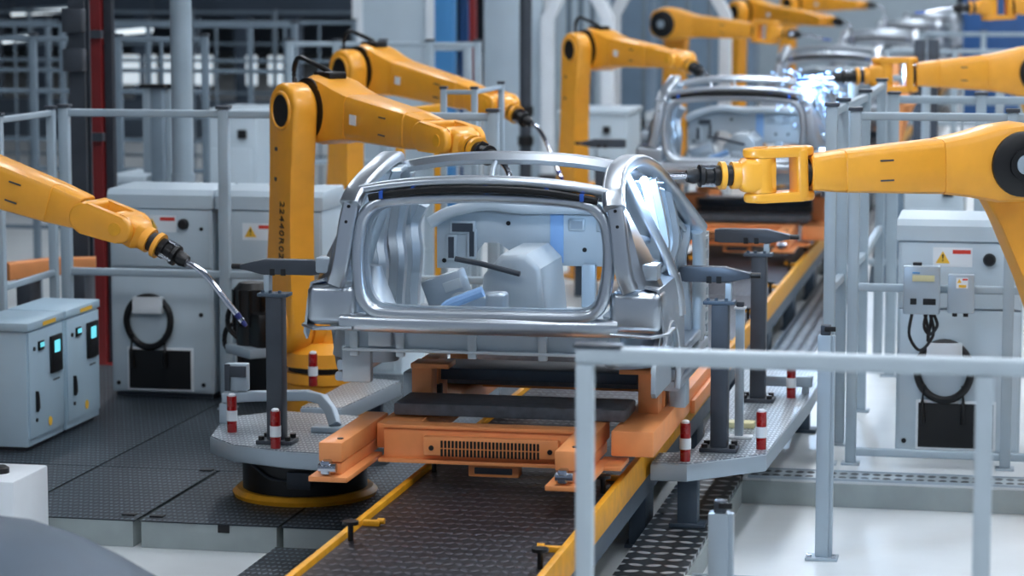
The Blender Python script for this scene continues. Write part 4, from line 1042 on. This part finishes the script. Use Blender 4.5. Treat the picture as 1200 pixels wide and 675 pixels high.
for py in (130, 165): z = max(.3, atY(616, py, 27).z); MB().lathe((a.x, 27, z - .05), (a.x, 27, z + .05), [(0, .085), (1, .085)]).build('pipe_clamp', BLK, t)
# white portal frame with slanted corners
def portal(label, px0, px1, Y, w=.16):
    a, b_ = atY(px0, 60, Y).x, atY(px1, 60, Y).x
    t = thing('portal_frame', label, 'frame', ((a + b_) / 2, Y, 0))
    z1 = 2.7; z2 = 3.6; c = .5
    b = MB(); b.sweep([(a, Y, 0), (a, Y, z1 - .3), (a + c, Y, z2 - .3), (b_ - c, Y, z2 - .3), (b_, Y, z1 - .3), (b_, Y, 0)], rrect(w, w * .8, .02), False, (0, 1, 0)); b.build('frame', WHITE, t)
    MB().bb(a - .8, a - .1, Y + .1, Y + .3, 0, 4, .01).build('cladding', CABG, t)
    MB().bb(a + .1, b_ - .1, Y + .6, Y + .66, 0.9, 1.0).build('cross_bar', ALU, t)
    n = 5
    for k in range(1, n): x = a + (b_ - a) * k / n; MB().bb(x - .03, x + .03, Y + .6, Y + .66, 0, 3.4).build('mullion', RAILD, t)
portal('white portal frame with slanted corner left of the robot at the second car', 642, 712, 30)
portal('white portal frame with slanted corner above the robot at the second car', 720, 850, 33)
panel('blue_cabinet', 'big blue machine cabinet at the upper right', 1152, 1215, 40, BLUED, 2.6, 1.5, 'cabinet', ZP)
panel('blue_cabinet', 'big blue machine cabinet beside the farthest car bodies', 1128, 1190, 52, BLUED, 3.4, 1.5, 'cabinet', ZP)
panel('wall_panel', 'pale grey cladding far behind the farthest car bodies', 850, 1120, 72, CABG, 5, .3)
panel('blue_cabinet', 'tall muted blue cabinet behind the row of robots', 770, 880, 50, PANB, 4, 1.5, 'cabinet')
panel('blue_cabinet', 'muted blue panel wall beyond the white portal frames', 640, 760, 55, PANB, 4, 1.5, 'cabinet')
for px, lab in ((1047, 'orange lifting device behind the right fence, seen below the welding robot'), ):
    a = atY(px, 130, 23); t = thing('lifting_device', lab, 'device', (a.x, 23, ZP))
    MB().lathe((a.x, 23, ZP), (a.x, 23, 1.3), [(0, .2), (.5, .12), (1, .08)]).build('stand', RAILD, t)
    MB().sweep([(a.x, 23, 1.3), (a.x + .12, 23, 1.75), (a.x - .1, 22.9, 2.0)], rrect(.14, .14, .04)).build('arm', ORG, t)
    MB().bb(a.x - .16, a.x + .05, 22.8, 22.98, 1.9, 2.15, .03).build('head', ORG, t)
for px, lab in ((1077, 'dark post right of the orange lifting device'), (1093, 'second dark post right of the orange lifting device')):
    a = atY(px, 110, 24); t = thing('profile_column', lab, 'column', (a.x, 24, ZP)); MB().bb(a.x - .05, a.x + .05, 23.95, 24.05, ZP, 2.3, .005).build('shaft', DARK, t); MB().bb(a.x - .08, a.x + .08, 23.92, 24.08, ZP, ZP + .03).build('base_plate', DARK, t)
# dark cladding and bright windows behind the left fences
a, b_ = atY(-60, 50, 44).x, atY(418, 50, 44).x
struct('wall_cladding', MB().bb(a - 6, b_, 44, 44.3, 2.2, 9.4), WALLD)
struct('trim_base', MB().bb(a - 6, b_, 44, 44.3, 0, .7), WALLM)
for k in range(11):
    x = a - 3 + k * .95
    MB().bb(x - .12, x + .12, 44.02, 44.28, .7, 2.2).build('trim_mullion', WALLD, kind='structure')
WIN = mat('daylit_window_pane', (214, 226, 234), .5, emit=.85)
for k, (px0, px1) in enumerate(((130, 162), (170, 182), (190, 201), (221, 248), (288, 300), (314, 330))):
    xa, xb = atY(px0, 80, 43.9).x, atY(px1, 80, 43.9).x
    o = MB().bb(xa, xb, 43.93, 43.96, .98, 1.5).build('window_%d' % (k + 1), WIN, kind='structure')
for px0, px1, py, Y, lab in ((4, 37, 46, 32, 'short bright tube lamp at the upper left edge'), (131, 178, 37, 33, 'bright tube lamp left of the thick round pole, near the top'), (14, 84, 14, 36, 'dim tube lamp at the top left corner')):
    p, q = atY(px0, py + 2, Y), atY(px1, py - 2, Y)
    t = thing('tube_lamp', lab, 'lamp', ((p.x + q.x) / 2, Y, p.z))
    MB().sweep([p, q], .035).build('tube', TUBE, t)
    MB().sweep([p + V((0, .05, .05)), q + V((0, .05, .05))], rrect(.05, .05, .01)).build('housing', RAILD, t)
    for e_ in (p, q): MB().cyl(e_ + V((0, .05, .07)), (e_.x, Y + .05, 9.5), .008, None, 6).build('hanger', DARK, t)
# foreground left: pale box with black knob, and a blurred rounded cover
a = atY(44, 590, 11.75)
t = thing('terminal_box', 'white box with black knob at the left edge before the platform', 'box', (a.x - .2, 11.7, 0))
MB().bb(a.x - .5, a.x, 11.45, 11.9, 0, .44, .012).build('body', WHITE, t)
MB().lathe((a.x - .16, 11.66, .44), (a.x - .16, 11.66, .475), [(0, .05), (.7, .05), (1, .035)]).build('knob', BLK, t)
#SECTION foreground
t = thing('machine_cover', 'grey rounded sheet cover out of focus at the lower left corner', 'cover', (-1.2, 8.4, 0))
rows = []
for i in range(9):
    yy = 8.0 + i * .08
    r_ = []
    for px, py in ((-120, 606), (-60, 602), (-10, 602), (40, 608), (90, 624), (135, 646), (180, 672), (195, 684)):
        p = atY(px, py, 8.6); r_.append((p.x, yy, p.z - .16 * ((8.6 - yy) / .6 if yy < 8.6 else 0.) ** 2 - (.03 if i == 8 else 0)))
    rows.append(r_)
MB().surf(rows, .015).build('shell', LEGC, t)
MB().sweep([V(p) + V((0, -.01, -.012)) for p in rows[0]], rrect(.03, .05, .01)).build('rim', DARK, t)
a = V(rows[4][2])
MB().bb(a.x - .35, a.x + .0, 8.2, 8.6, .0, a.z - .1, .02).build('stand', DARK, t)
#SECTION light
# ------------------------------------------------------------------ light
w_ = bpy.data.worlds.new('hall_air'); scene.world = w_; w_.use_nodes = True
bg = w_.node_tree.nodes['Background']; bg.inputs['Color'].default_value = (.62, .76, 1., 1); bg.inputs['Strength'].default_value = .36
def lamp(x, y, label):
    t = thing('ceiling_lamp', label, 'lamp', (x, y, 8.2), 0, 'ceiling lamps over the line')
    MB().bb(x - .35, x + .35, y - 2., y + 2., 8.22, 8.32, .02).build('housing', WHITE, t)
    MB().bb(x - .3, x + .3, y - 1.95, y + 1.95, 8.20, 8.219).build('diffuser', LAMP, t)
    for dy in (-1.5, 1.5): MB().cyl((x, y + dy, 8.32), (x, y + dy, 9.5), .01, None, 6).build('hanger', DARK, t)
for j, y in enumerate((4, 11, 18, 26, 34, 42, 50, 60, 72)):
    for x in (-5.5, 0, 4.5, 9):
        if x < -5 and y in (11, 34): continue
        lamp(x, y, 'long white ceiling lamp above the hall')
scene.view_settings.view_transform = 'Standard'
scene.view_settings.look = 'None'
scene.view_settings.gamma = 1
scene.view_settings.exposure = -0.12
scene.view_settings.use_curve_mapping = False
